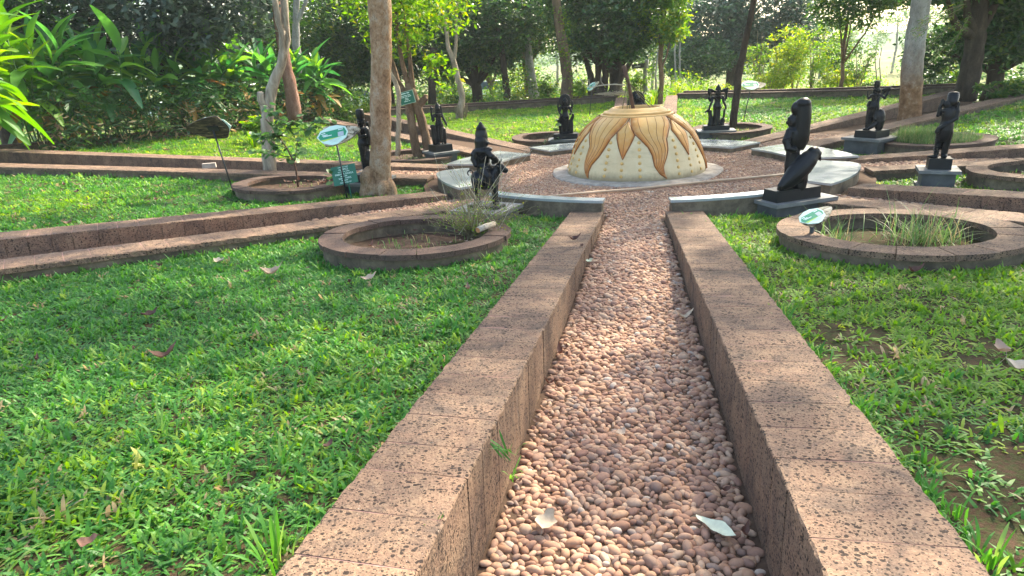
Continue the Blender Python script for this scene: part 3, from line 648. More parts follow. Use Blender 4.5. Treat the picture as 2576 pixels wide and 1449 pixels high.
# ================================================================== STATUES
class Fig(MB):
    """figure in its own frame: x = across, y = away from its front (-y is its front), z = up, metres"""
    def limb(s, pts, n=8, flat=1.0):     # pts [(x,y,z,r)]
        s.tube([q[:3] for q in pts], [q[3] for q in pts], n, 0, flat=flat)
        for q in (pts if flat == 1 else (pts[0], pts[-1])): s.ell(q[:3], (q[3] * 1.0, q[3] * flat, q[3]), 12, 8)
        return s
    def orn(s):
        if not hasattr(s, 'o'): s.o = MB()
        return s.o
    def bead(s, pts, r=.011):
        s = s.orn()
        for i in range(len(pts) - 1):
            a, b = Vector(pts[i]), Vector(pts[i + 1]); m = max(1, int((b - a).length / (r * 1.5)))
            for k in range(m): s.ell(a + (b - a) * k / m, r, 6, 4)
        return s
def place_fig(f, P, rz, label, vox=.011, sc=1.0):
    f.v = [(x * sc, y * sc, z * sc) for x, y, z in f.v]; f.orn(); f.o.v = [(x * sc, y * sc, z * sc) for x, y, z in f.o.v]
    me = voxel_obj(f, 'carved_figure', 'statue_black', vox)
    root = empty('statue', tuple(P), label, 'statue', 'black stone statues on pedestals')
    o = bpy.data.objects.new('carved_figure', me); COL.objects.link(o); o.parent = root; o.rotation_euler = (0, 0, rz)
    if f.o.v: o2 = bpy.data.objects.new('ornaments', f.o.mesh('ornaments', 'statue_black', smooth=True)); COL.objects.link(o2); o2.parent = root; o2['kind'] = 'stuff'; o2.rotation_euler = (0, 0, rz)
    return root
def head(f, x, y, z, r=.062, crown=.16, cw=.066, style='cone', face=-1):
    f.ell((x, y, z), (r * .86, r, r * 1.12)); f.ell((x, y + face * r * .95, z - .004), (.011, .016, .02), 8, 6)      # nose
    for s in (-1, 1):
        f.ell((x + s * r * .9, y, z - .012), (.014, .02, .034), 8, 6); f.ell((x + s * r * .98, y, z - .055), .017, 8, 6)   # ear, earring
        f.ell((x + s * r * .36, y + face * r * .86, z + .016), (.012, .008, .007), 6, 5)
    f.ell((x, y + face * r * .9, z - .034), (.019, .012, .007), 8, 5)
    f.lathe([(0, .03), (r * 1.05, .03), (r * 1.1, .055), (r, .07)], 16, (x, y, z - .005))
    if style == 'cone':
        L = []
        for i in range(9): q = i / 8; L += [(cw * (1 - q ** 1.7) + .012, .05 + crown * q), (cw * (1 - q ** 1.7) + .004, .05 + crown * (q + .06))]
        f.orn().lathe(L + [(0, .05 + crown * 1.12)], 18, (x, y, z))
    elif style == 'tall':
        L = []
        for i in range(7): q = i / 6; L += [(cw * (.94 + .1 * math.sin(q * PI)) , .045 + crown * q), (cw * (.86 + .1 * math.sin(q * PI)), .045 + crown * (q + .09))]
        f.orn().lathe(L + [(cw * .5, .05 + crown * 1.15), (0, .05 + crown * 1.17)], 18, (x, y, z))
def torso(f, z0=.44, z1=.76, w=.105, hip=.1, x=0, y=0):
    f.lathe([(0, 0), (hip, 0), (hip * 1.08, .05), (hip * .78, .13), (hip * .72, .17), (w * .95, .25), (w * 1.1, .29), (w * .8, z1 - z0), (0, z1 - z0 + .01)], 18, (x, y, z0))
    f.ell((x, y, z1 - .045), (w * 1.42, .062, .052)); f.limb([(x, y, z1 - .03, .036), (x, y, z1 + .05, .032)])
def skirt_legs(f, z1=.47, x=0, y=0, w=.095, spread=.05, front=-1):
    for s in (-1, 1):
        f.limb([(x + s * spread, y, z1, .062), (x + s * spread * 1.1, y, .24, .046), (x + s * spread * 1.15, y, .05, .034)])
        f.ell((x + s * spread * 1.2, y + front * .045, .022), (.03, .07, .024))
        for k in range(9): f.orn().ell((x + s * spread * 1.1, y, .44 - k * .045), (.066 - k * .0025, .066 - k * .0025, .010), 12, 5)
    f.limb([(x, y + front * .02, z1 + .02, .03), (x, y + front * .035, .28, .026), (x, y + front * .03, .07, .03)])
# -- statue 3: rider with tall pointed crown on a bull, seen from behind
def fig_bull():
    f = Fig()
    f.ell((0.0, 0, .355), (.185, .12, .145)); f.ell((-.10, 0, .355), (.105, .11, .135)); f.ell((.11, 0, .38), (.1, .1, .13))
    for x in (-.13, .13):
        for y in (-.06, .06): f.limb([(x, y, .34, .058), (x + .004, y, .16, .036), (x, y, .03, .034)]); f.ell((x + .01, y, .02), (.042, .038, .024))
    f.limb([(.13, 0, .42, .085), (.2, 0, .50, .07), (.23, 0, .53, .062)]); f.limb([(.22, 0, .535, .06), (.285, 0, .49, .046), (.305, 0, .478, .038)])
    for s in (-1, 1): f.limb([(.225, s * .04, .585, .016), (.24, s * .06, .625, .009)]); f.ell((.2, s * .075, .545), (.02, .035, .016))
    f.tube([(-.205 + .038 * math.cos(t), 0, .455 + .04 * math.sin(t)) for t in np.linspace(-1.2, 4.2, 16)], .011, 7)
    f.bead([(.13, -.095, .34), (.17, -.1, .42), (.19, -.07, .5)])
    f.ell((.0, 0, .53), (.115, .12, .10)); f.limb([(0, 0, .48, .10), (-.01, 0, .6, .095), (-.015, 0, .70, .115), (-.012, 0, .74, .11)], 12)          # rider
    for s in (-1, 1): f.limb([(0, s * .08, .5, .07), (.07, s * .13, .42, .05), (.06, s * .135, .28, .038)])
    f.ell((-.01, -.01, .765), (.125, .14, .07)); f.limb([(-.01, 0, .78, .05), (-.01, 0, .85, .045)])
    f.limb([(.07, -.10, .765, .05), (.135, -.13, .70, .046), (.19, -.10, .635, .042), (.15, -.08, .61, .035)]); f.limb([(-.1, -.07, .75, .05), (-.13, -.08, .66, .044), (-.10, -.1, .58, .036)])
    f.ell((.165, -.11, .67), (.05, .05, .04)); f.ell((-.125, -.07, .73), (.045, .05, .035)); f.ell((.10, -.09, .79), (.05, .05, .03))
    f.limb([(.05, .1, .76, .04), (.1, .12, .67, .036)])
    f.ell((-.005, 0, .88), (.085, .08, .09)); f.ell((.085, -.02, .87), (.02, .016, .022)); f.ell((-.085, -.02, .865), (.018, .02, .03)); f.ell((.07, -.05, .865), (.02, .018, .035))
    f.orn().lathe([(0, -.05), (.082, -.04), (.090, -.02), (.084, .0), (.088, .04), (.086, .07), (.078, .11), (.066, .145), (.070, .150), (.068, .160), (.054, .163), (.058, .169), (.054, .179), (.042, .182), (.046, .188), (.042, .197), (.030, .2), (.032, .206), (.022, .222), (.012, .236), (0, .24)], 20, (-.012, 0, .915)); f.bead([(-.10, -.11, .74), (0, -.14, .66), (.1, -.12, .74)]); f.bead([(.02 + .12 * math.cos(t), .12 * math.sin(t) * 1.0, .52) for t in np.linspace(0, 6.28, 12)], .013); f.bead([(.17, -.02, .50), (.19, -.075, .46), (.16, -.1, .40)], .012); f.limb([(-.02, -.03, .8, .085), (-.02, -.03, .9, .09)], 12); return f
# -- statue 9: figure with long hair over a large bird
def fig_bird():
    f = Fig()
    f.limb([(-.21, -.12, .055, .06), (-.14, -.11, .10, .095), (-.04, -.10, .19, .125), (.06, -.09, .29, .13), (.14, -.08, .38, .115), (.20, -.07, .44, .085)], 14, .75)
    f.limb([(.18, -.07, .455, .07), (.25, -.07, .43, .05), (.285, -.07, .375, .022), (.295, -.07, .34, .01)]); f.limb([(.04, -.08, .2, .1), (.07, -.06, .1, .085), (.06, -.05, .03, .09)]); f.limb([(-.22, -.12, .04, .04), (-.255, -.12, .022, .02)])
    f.limb([(-.05, 0, .08, .075), (-.05, 0, .3, .085), (-.045, 0, .46, .085)]); f.limb([(-.04, 0, .4, .08), (-.03, 0, .52, .075), (-.02, 0, .62, .098), (-.015, 0, .69, .1)], 12)
    f.ell((-.01, 0, .72), (.135, .08, .065)); f.limb([(-.01, 0, .74, .05), (-.01, 0, .8, .045)])
    f.limb([(-.11, .0, .72, .055), (-.165, -.03, .61, .05), (-.15, -.06, .52, .042), (-.07, -.08, .50, .034)]); f.limb([(.105, 0, .71, .05), (.12, .02, .6, .042), (.10, .05, .5, .036)])
    for q in range(5): f.orn().ell((-.165 + q * .006, -.035, .64 - q * .022), (.05, .055, .012), 10, 5)
    f.ell((-.06, .03, .84), (.075, .075, .10)); f.ell((-.135, .04, .83), (.02, .016, .026)); f.ell((-.125, .03, .88), (.02, .02, .02)); f.ell((-.1, .02, .79), (.03, .03, .02))
    f.limb([(.02, -.05, .56, .07), (.025, -.055, .66, .088), (.025, -.05, .80, .094), (.025, -.045, .92, .097), (.015, -.04, 1.04, .094)], 16, .7)
    f.ell((.01, -.035, 1.06), (.096, .08, .07)); f.ell((-.05, 0, 1.0), (.07, .07, .09)); return f
# -- standing figures
def fig_halo():      # 4
    f = Fig(); skirt_legs(f, .42, spread=.045); torso(f, .4, .70, .092, .095)
    f.lathe([(0, 0), (.13, 0), (.135, .02), (.1, .03), (0, .03)], 20, (0, 0, 0))
    head(f, 0, -.02, .78, .06, .09, .06)
    f.lathe([(.0, -.016), (.15, -.014), (.158, 0), (.15, .014), (0, .016)], 26); 
    for i in range(len(f.v) - 26 * 5, len(f.v)): x, y, z = f.v[i]; f.v[i] = (x, .035 + z, .84 + y * 1.05)
    for k in range(18): t = 2 * PI * k / 18; f.orn().ell((.153 * math.cos(t), .03, .84 + .16 * math.sin(t)), .016, 7, 5)
    for s in (-1, 1):
        f.limb([(s * .12, 0, .68, .034), (s * .17, 0, .60, .03), (s * .19, -.02, .7, .026), (s * .185, -.02, .78, .022)]); f.ell((s * .185, -.02, .8), (.022, .022, .035))
        f.limb([(s * .11, -.02, .67, .034), (s * .16, -.04, .55, .03), (s * .12, -.1, .5, .027)])
    f.limb([(.15, 0, .02, .06), (.15, 0, .2, .065), (.155, 0, .33, .05), (.2, -.02, .44, .04)]); f.ell((.2, -.03, .47), (.035, .03, .04)); f.limb([(-.12, 0, .02, .05), (-.13, 0, .2, .055), (-.16, 0, .33, .05), (-.22, -.03, .36, .035), (-.27, -.05, .345, .018)])
    f.limb([(-.15, -.03, .36, .04), (-.13, -.04, .46, .03)])
    f.bead([(-.09, -.1, .42), (0, -.12, .36), (.09, -.1, .42)]); f.bead([(-.06, -.09, .68), (0, -.1, .6), (.06, -.09, .68)]); return f
def fig_four_arms():      # 5
    f = Fig(); torso(f, .40, .69, .078, .095); head(f, 0, -.015, .775, .055, .13, .06)
    f.limb([(0, 0, .42, .095), (0, 0, .3, .088), (0, 0, .15, .08), (0, 0, .02, .085)], 14, .7)
    for s in (-1, 1):
        f.limb([(s * .04, -.03, .4, .045), (s * .042, -.04, .2, .036), (s * .045, -.04, .04, .03)]); f.ell((s * .055, -.085, .02), (.03, .055, .022))
        f.limb([(s * .115, 0, .665, .034), (s * .175, .01, .59, .03), (s * .205, 0, .63, .026), (s * .20, 0, .74, .024)])
        f.limb([(s * .04, .03, .78, .03), (s * .10, .02, .80, .035), (s * .15, .0, .83, .036), (s * .215, 0, .845, .028)]); f.limb([(s * .20, 0, .75, .03), (s * .215, 0, .8, .035), (s * .225, 0, .86, .022)]); f.limb([(s * .12, .0, .79, .022), (s * .2, 0, .78, .03)])
        f.limb([(s * .12, -.01, .66, .034), (s * .135, -.03, .56, .03), (s * .19, -.05, .45, .027), (s * .195, -.06, .39, .026)])
    f.limb([(-.16, 0, .33, .045), (-.21, -.01, .355, .04), (-.28, -.03, .33, .02)]); f.limb([(-.17, 0, .34, .045), (-.15, 0, .22, .05), (-.13, 0, .1, .06), (-.14, 0, .02, .07)]); f.limb([(.18, 0, .36, .026), (.175, 0, .2, .028)]); f.ell((.15, 0, .1), (.06, .05, .075)); f.limb([(.11, 0, .05, .05), (.14, 0, .02, .06)])
    f.bead([(-.1, -.1, .44), (0, -.12, .36), (.1, -.1, .44)]); f.bead([(-.07, -.08, .66), (0, -.1, .58), (.07, -.08, .66)]); return f
def fig_arch():      # 6: seen from the front, in front of a tall arched slab
    f = Fig(); skirt_legs(f, .4); torso(f, .38, .66, .09, .095); head(f, 0, -.03, .74, .058, .1, .06)
    out = [(-.2, 0)] + [(-.2, .55)] + [(-.2 * math.cos(t), .74 + .2 * math.sin(t)) for t in np.linspace(0, PI, 15)] + [(.2, .55), (.2, 0)]
    n = len(out); f.add([(x, .04, z) for x, z in out] + [(x, .085, z) for x, z in out], [tuple(range(n - 1, -1, -1)), tuple(range(n, 2 * n))] + [(i, (i + 1) % n, n + (i + 1) % n, n + i) for i in range(n)])
    f.bead([(q[0] * .98, .06, q[1]) for q in out], .016)
    for s in (-1, 1): f.limb([(s * .12, 0, .64, .034), (s * .2, -.02, .56, .03), (s * .22, -.03, .48, .05)]); f.ell((s * .2, 0, .62), (.045, .04, .045))
    return f
def fig_mace():      # 7: standing with raised hand, leaning lower body on a big bird shape
    f = Fig(); torso(f, .47, .77, .085, .09, -.03); head(f, -.03, -.02, .845, .055, .13, .06, 'tall')
    f.ell((-.02, .02, .82), (.085, .07, .09))
    for s in (-1, 1): f.limb([(-.075 + s * .03, 0, .47, .06), (-.09 + s * .03, 0, .24, .045), (-.09 + s * .03, -.01, .05, .034)]); f.ell((-.12 + s * .03, -.05, .022), (.045, .06, .024))
    for k in range(10): f.orn().ell((-.085, 0, .45 - k * .042), (.092 - k * .003, .074, .010), 12, 5)
    f.limb([(-.11, 0, .73, .032), (-.16, -.01, .67, .028), (-.185, -.02, .72, .022), (-.19, -.02, .78, .018)]); f.ell((-.192, -.02, .8), (.016, .022, .04))
    f.limb([(.07, 0, .73, .036), (.15, 0, .68, .036), (.19, .01, .78, .03), (.19, .01, .84, .03)]); f.limb([(.1, .01, .84, .03), (.16, .01, .87, .04), (.2, .01, .88, .045), (.22, 0, .85, .03)]); f.limb([(.09, .02, .76, .03), (.15, .02, .83, .028)])
    f.limb([(.03, -.04, .68, .036), (.03, -.07, .56, .034), (.05, -.07, .45, .034)]); f.limb([(-.13, -.01, .6, .028), (-.16, -.02, .52, .028)])
    f.ell((.1, .0, .27), (.115, .1, .19)); f.limb([(.08, 0, .4, .06), (.12, 0, .2, .1), (.12, 0, .06, .08)]); f.limb([(.04, -.05, .14, .06), (-.02, -.09, .08, .045), (-.08, -.11, .03, .03)]); f.limb([(.04, -.03, .42, .05), (.02, -.06, .25, .04)])
    f.bead([(-.1, -.07, .72), (-.03, -.1, .62), (.04, -.07, .72)]); return f
def fig_slim():      # 8: slender figure, smooth pale lower legs
    f = Fig(); f.limb([(.04, .0, .4, .082), (.05, 0, .25, .06), (.045, 0, .06, .045)]); f.limb([(-.055, -.0, .4, .06), (-.06, 0, .22, .048), (-.06, -.01, .05, .036)])
    f.ell((.05, -.01, .03), (.05, .07, .035)); f.ell((-.1, -.04, .02), (.085, .04, .024))
    for k in range(9): f.orn().ell((-.062, -.01, .36 - k * .036), (.058, .056, .012), 10, 5)
    f.limb([(.0, 0, .34, .105), (0, 0, .44, .112), (.01, 0, .52, .1), (.01, 0, .58, .085)], 14); f.limb([(.01, 0, .56, .085), (.01, 0, .66, .095), (.01, 0, .72, .09)], 12); f.ell((.005, 0, .735), (.12, .07, .05))
    f.limb([(.11, 0, .73, .042), (.115, -.01, .62, .04), (.02, -.07, .54, .034), (-.09, -.09, .46, .036), (-.1, -.09, .42, .04)]); f.limb([(-.09, 0, .73, .034), (-.125, 0, .66, .032), (-.12, 0, .78, .028), (-.1, 0, .85, .024)]); f.ell((-.098, 0, .87), (.03, .022, .045))
    f.limb([(.09, 0, .74, .034), (.125, 0, .72, .032), (.11, .0, .8, .026), (.115, 0, .84, .026)]); f.limb([(.01, 0, .76, .04), (.015, 0, .82, .038)]); f.ell((-.02, -.01, .83), (.06, .062, .07))
    f.orn().lathe([(.0, -.05), (.07, -.05), (.078, 0), (.082, .04), (.076, .045), (.084, .075), (.077, .08), (.083, .11), (.07, .118), (.074, .14), (.04, .158), (0, .162)], 18, (.03, .01, .86)); f.limb([(.02, .03, .72, .06), (.025, .03, .84, .07)]); return f
def fig_peacock():      # 2: standing beside bird, raised arms, long garland
    f = Fig(); skirt_legs(f, .46, .02, 0, spread=.04); torso(f, .45, .74, .082, .088, .01); head(f, .005, -.01, .82, .054, .13, .058)
    f.ell((.02, .02, .86), (.075, .05, .1))
    f.limb([(-.09, 0, .71, .034), (-.14, 0, .62, .032), (-.15, -.02, .72, .027), (-.14, -.02, .83, .026)]); f.ell((-.14, -.02, .86), (.04, .035, .055)); f.limb([(.1, 0, .71, .034), (.14, -.02, .6, .03), (.18, -.03, .5, .03), (.2, -.03, .45, .02)]); f.limb([(-.09, -.01, .7, .03), (-.13, -.05, .58, .028), (-.1, -.08, .6, .026)])
    f.limb([(.1, 0, .7, .03), (.1, 0, .8, .026), (.09, 0, .9, .024)])
    f.limb([(-.12, 0, .02, .06), (-.12, 0, .15, .08), (-.13, 0, .3, .07), (-.14, -.01, .42, .055)]); f.ell((-.15, -.03, .44), (.07, .05, .05)); f.limb([(.12, .02, .03, .045), (.12, .02, .2, .06), (.12, .02, .35, .05)])
    for x in (-.03, .05): f.bead([(x, -.085, .66), (x + .01, -.1, .45), (x + .01, -.09, .12)], .013)
    f.bead([(-.07, -.08, .7), (.01, -.1, .6), (.08, -.08, .7)]); return f
def fig_profile():      # 1
    f = Fig(); skirt_legs(f, .45); torso(f, .44, .74, .09, .1); head(f, 0, 0, .83, .07, .14, .07, 'tall'); f.ell((.05, 0, .2), (.12, .12, .2)); f.limb([(.0, -.1, .7, .045), (.0, -.13, .58, .04), (0, -.12, .48, .035)])
    for s in (-1, 1): f.limb([(s * .11, 0, .72, .034), (s * .13, -.06, .6, .03), (s * .08, -.12, .62, .03)])
    f.limb([(.1, 0, .72, .034), (.16, 0, .7, .03), (.15, 0, .8, .026)]); return f
STAT = [
 ('bull', fig_bull, (-.27, 7.97), R(-31), -.24 * 0, dict(cap=(.72, .66), plinth=(.44, .22), capz=.165, ph=.035, base=.1), R(-8), 'statue of a rider with pointed crown on a bull, behind the dry shrub', 'pedestal behind the dry shrub, under the bull statue'),
 ('bird', fig_bird, (3.52, 7.57), R(19), 0, dict(cap=(.93, .50), plinth=(.66, .25), capz=.20, ph=.135, po=(-.06, -.04)), R(4), 'statue with a smooth tall head over a large bird, front right of the dome', 'long pedestal under the statue over a large bird'),
 ('halo', fig_halo, (1.53, 15.85), R(-6), 0, dict(plinth=(.60, .3), ph=.12), R(0), 'statue with a round beaded halo, left of the dome', 'pedestal left of the dome, under the haloed statue'),
 ('four', fig_four_arms, (5.22, 15.72), R(-12), 0, dict(cap=(.90, .55), plinth=(.62, .3), capz=.25, ph=.105), R(-6), 'four armed statue with pointed crown beside the slim dark trunk', 'pedestal under the four armed statue by the slim trunk'),
 ('arch', fig_arch, (3.25, 15.7), R(-12), 0, dict(capz=.2), R(-6), 'black statue with an arched back slab, seen over the dome', 'pedestal hidden behind the dome under the arched statue'),
 ('mace', fig_mace, (7.12, 12.28), R(30), 0, dict(cap=(.76, .76), plinth=(.44, .44), capz=.30, ph=.13), R(-30), 'statue with one raised open hand on the square pedestal', 'square two step pedestal under the statue with a raised hand'),
 ('slim', fig_slim, (6.12, 8.80), R(-27), 0, dict(cap=(.50, .50), plinth=(.28, .26), capz=.25, ph=.15), R(-33), 'slender statue with pale lower legs, nearest the right edge', 'small square pedestal under the slender statue with pale legs'),
 ('pea', fig_peacock, (-1.42, 14.15), R(30), 0, dict(cap=(.62, .66), plinth=(.42, .38), capz=.25, ph=.14), R(8), 'statue with raised arms and bead garlands beside the twin trunks', 'pedestal beside the twin trunks, under the garlanded statue'),
 ('prof', fig_profile, (-2.36, 10.75), R(70), 0, dict(capz=.2), R(60), 'dark statue half hidden behind the big tan trunk', 'pedestal hidden behind the big tan trunk')]
for nm, fn, (x, y), prz, _, kw, frz, lb, plb in STAT:
    P = pedestal(x, y, prz, plb, **kw); place_fig(fn(), P, frz, lb, .0072 if nm in ('bull', 'bird', 'slim', 'mace') else .0085, {'bull': .9, 'bird': .93, 'halo': .93, 'mace': .87, 'slim': .87, 'pea': .89}.get(nm, 1.0))
# ================================================================== SIGNS
t = NT('sign_wood_dark'); n = t.noise(9, 6, .75, aniso=(.5, .5, 4), dist=1.2); t.col(t.ramp(n, 0, [(.40, (.012, .010, .008)), (.52, (.05, .038, .02)), (.66, (.22, .17, .09))])); t.rough(.7, .3)
def outline(n, f): return [f(2 * PI * i / n) for i in range(n)]
def wood_sign(top, foot, facing, label, tilt_x, w=.34, wood='sign_wood', face_up=True, lean_roll=0, plate=True, pole_r=.013):
    """driftwood slab on a thin black post; facing = direction (rz) the printed face looks to"""
    top = Vector(top); foot = Vector(foot); root = empty('plant_sign', tuple(foot), label, 'sign', 'driftwood plant name signs on black posts')
    d = top - foot; MB().tube([foot - d * .15, top], pole_r, 8).obj('post', 'black_metal', root, smooth=True)
    Rm = Matrix.Rotation(facing, 3, 'Z') @ Matrix.Rotation(tilt_x, 3, 'X') @ Matrix.Rotation(lean_roll, 3, 'Z')
    def slab(poly, z0, z1, name, mat, par=root):
        b = MB().prism(poly, z0, z1); b.v = [tuple(Rm @ Vector(q) + top) for q in b.v]; return b.obj(name, mat, par)
    wo_ = outline(40, lambda t: (w * (.56 * math.cos(t) + .10 * math.cos(2 * t) + .03 * math.cos(5 * t) + .06), w * (.34 * math.sin(t) * (1 - .18 * math.cos(t)) + .02 * math.sin(3 * t + 1))))
    slab(wo_, .0, .026, 'wood_slab', wood)
    slab([(-w * .18, -w * .07), (w * .12, -w * .07), (w * .12, w * .07), (-w * .18, w * .07)], -.02, -.0005, 'bracket', 'black_metal')
    hexa = [(-.52, .02), (-.40, .21), (-.12, .31), (.10, .31), (.34, .20), (.40, .02), (.33, -.17), (.05, -.33), (-.10, -.335), (-.36, -.2)]
    hx = [(x * w, y * w) for x, y in hexa]
    if plate:
        pl = slab(hx, .0265, .033, 'name_plate', 'sign_pale')
        slab([(-.47 * w, .015 * w), (-.37 * w, .15 * w), (.30 * w, .17 * w), (.36 * w, .02 * w), (.31 * w, -.10 * w), (-.42 * w, -.10 * w)], .0333, .0345, 'green_band', 'sign_green', pl)
        slab([(-.42 * w, -.102 * w), (.20 * w, -.102 * w), (-.33 * w, -.16 * w)], .0333, .0343, 'lime_stripe', 'sign_lime', pl)
        slab([(.10 * w, .06 * w), (.27 * w, .06 * w), (.27 * w, -.095 * w), (.10 * w, -.095 * w)], .0347, .0352, 'grey_panel', 'sign_grey', pl)
        for i, (x0, x1, y) in enumerate(((-.38, -.26, .09), (-.36, -.2, .03), (-.33, -.08, -.01), (.12, .26, .12))): slab([(x0 * w, y * w), (x1 * w, y * w), (x1 * w, (y + .025) * w), (x0 * w, (y + .025) * w)], .0347, .0353, 'text_line', 'sign_white', pl)
        for i in range(4): y = -.15 - i * .03; slab([((-.2 + i * .03) * w, y * w), ((.2 - i * .04) * w, y * w), ((.2 - i * .04) * w, (y + .008) * w), ((-.2 + i * .03) * w, (y + .008) * w)], .0333, .0338, 'text_line', 'sign_grey', pl)
    return root
wood_sign((-4.62, 10.3, 1.2), (-4.50, 10.32, gz(-4.5, 10.32)), R(172), 'driftwood sign seen from behind, left of the sapling planter', R(62), .60, plate=True, wood='sign_wood_dark')
wood_sign((-2.60, 9.92, 1.02), (-2.56, 9.95, gz(-2.56, 9.95)), R(-6), 'driftwood sign with green printed plate, left of the big tan trunk', R(50), .54, lean_roll=R(12))
wood_sign((7.0, 18.3, .98), (6.86, 18.31, gz(6.86, 18.31)), R(0), 'driftwood sign with green plate on the back lawn, right of the slim trunk', R(40), .55)
wood_sign((3.05, 22.0, 1.02), (2.95, 22.05, gz(2.95, 22.05)), R(-60), 'white faced sign on a thin post left of the dome top', R(62), .42, lean_roll=R(30))
wood_sign((2.80, 5.58, .47), (2.83, 5.62, .10), R(-18), 'small driftwood sign with green plate on the weedy planter rim', R(30), .28, lean_roll=R(38), pole_r=.02)
def board(c, wd, ht, rz, tx, roll, mat, lines, label, frame=None, stake=None, text_mat='board_text', name='name_board'):
    c = Vector(c); root = empty(name, tuple(c), label, 'sign'); Rm = Matrix.Rotation(rz, 3, 'Z') @ Matrix.Rotation(tx, 3, 'X') @ Matrix.Rotation(roll, 3, 'Y')
    def pb(x0, x1, z0, z1, y0, y1, nm, m_):
        b = MB().box(((x0 + x1) / 2, (y0 + y1) / 2, (z0 + z1) / 2), (x1 - x0, y1 - y0, z1 - z0)); b.v = [tuple(Rm @ Vector(q) + c) for q in b.v]; return b.obj(nm, m_, root)
    pb(-wd / 2, wd / 2, -ht / 2, ht / 2, 0, .012, 'panel', mat)
    if frame:
        e = .012
        for q in ((-wd / 2, wd / 2, ht / 2 - e, ht / 2), (-wd / 2, wd / 2, -ht / 2, -ht / 2 + e), (-wd / 2, -wd / 2 + e, -ht / 2 + e, ht / 2 - e), (wd / 2 - e, wd / 2, -ht / 2 + e, ht / 2 - e)): pb(q[0], q[1], q[2], q[3], -.006, -.0005, 'frame', frame)
    z = ht / 2
    for txt, size, adv in lines:
        z -= adv * ht
        if txt.startswith('~'):
            x_ = -len(txt) * size * ht * .28
            for wd2 in txt.strip('~').split(' '):
                L_ = len(wd2) * size * ht * .56; pb(x_, x_ + L_, z, z + size * ht * .6, -.002, -.0006, 'faded_word', text_mat); x_ += L_ + size * ht * .5
            continue
        cu = bpy.data.curves.new('lettering', 'FONT'); cu.body = txt; cu.size = size * ht; cu.align_x = 'CENTER'; cu.extrude = .0008; cu.offset = size * ht * .012; to = bpy.data.objects.new('tmp_text', cu); COL.objects.link(to)
        dg = bpy.context.evaluated_depsgraph_get(); me = bpy.data.meshes.new_from_object(to.evaluated_get(dg)); bpy.data.objects.remove(to); me.materials.clear(); me.materials.append(MAT[text_mat]); me.name = 'lettering'
        wmax = max((v.co.x for v in me.vertices), default=.1) * 2; k = min(1, wd * .93 / max(wmax, 1e-4))
        T = Rm @ Matrix.Rotation(R(90), 3, 'X') @ Matrix.Diagonal((k, 1, 1)); inst('lettering', me, c + Rm @ Vector((0, -.0025, z)), parent=root, mat=T)
    if stake: MB().tube(stake, .012, 6).obj('stake', 'board_green', root)
    return root
board((-2.57, 10.02, .40), .40, .30, R(-6), R(-14), R(-9), 'board_green', [('COMMON NAME', .075, .11), ('ALLSPICE', .13, .14), ('BOTANICAL NAME', .075, .10), ('PIMENTA DIOICA', .13, .14), ('~xxxxxx xxxx~', .06, .09), ('WIN   PARIS', .13, .14), ('~xxxx xxxxxx~', .06, .08), ('DISPLAYED BY', .10, .13)], 'green board reading ALLSPICE in white letters, by the sapling planter', stake=[(-2.53, 10.03, .3), (-2.5, 10.02, -.05)])
board((-2.07, 14.28, 1.33), .335, .27, R(0), R(-4), R(-11), 'board_green', [('~xxxxxx xxx~', .13, .19), ('~xxxxxxxxxx xxxxx~', .085, .15), ('~xxxxxx xxxx xxxxxx~', .085, .11), ('~xxxxxxx~', .07, .12), ('~xxxxxxxx~', .07, .1), ('~xxxxxxxx xxx~', .075, .12)], 'green framed board tied to the twin trunks', frame='sign_frame')
board(at(1606, 166, 30), .62, .2, 0, 0, R(-3), 'black_metal', [('~xxxxxx~', .4, .66)], 'small dark board on a post far behind the dome', text_mat='sign_grey', stake=[at(1600, 172, 30.1), at(1602, 235, 30.1)])
# small things lying about
br = empty('loose_brick', (-5.80, 12.45, zt(-5.8, 12.45)), 'small grey brick lying on the stone wall at left', 'brick')
MB().box((-5.80, 12.45, zt(-5.8, 12.45) + .047), (.25, .11, .09), R(14), .95).obj('brick', 'concrete', br)
lg = empty('log_piece', (-.22, 6.3, .3), 'short pale log with cut end on the shrub planter rim', 'log')
a_, b_ = Vector((-.315, 6.17, .375)), Vector((-.15, 6.36, .385)); MB().tube([a_, a_ * .6 + b_ * .4 + Vector((0, 0, .006)), b_], [.030, .031, .028], 12, .08).obj('log', 'log_bark', lg, smooth=True)
dd = (b_ - a_).normalized(); MB().tube([a_ - dd * .002, a_ + dd * .001], [.028, .029], 10).obj('cut_end', 'log_end', lg)
pv = [(-.6, 0), (-.3, -.02), (0, 0), (.35, .05), (.9, .13), (1.5, .3), (2.2, .46), (2.75, .6)]
hp = MB(); Q = [at(1352, 500, 1) * 0] * 0
for u_, v_ in ((1345, 501), (1420, 492), (1500, 485), (1590, 478), (1700, 466), (1800, 456), (1900, 447), (1990, 438), (2050, 432)):
    d_ = at(u_, v_, 10) - Vector((0, 0, CAMZ)); t_ = (.045 - CAMZ) / d_.z; Q.append(Vector((0, 0, CAMZ)) + d_ * t_)
for q in Q: q.z = plaza_z(q.x, q.y) + .045
hp.tube(Q, .019, 10); tag(hp.obj('water_pipe', 'pipe', None, smooth=True), 'thin tan pipe lying across the pebbles in front of the dome', 'pipe')
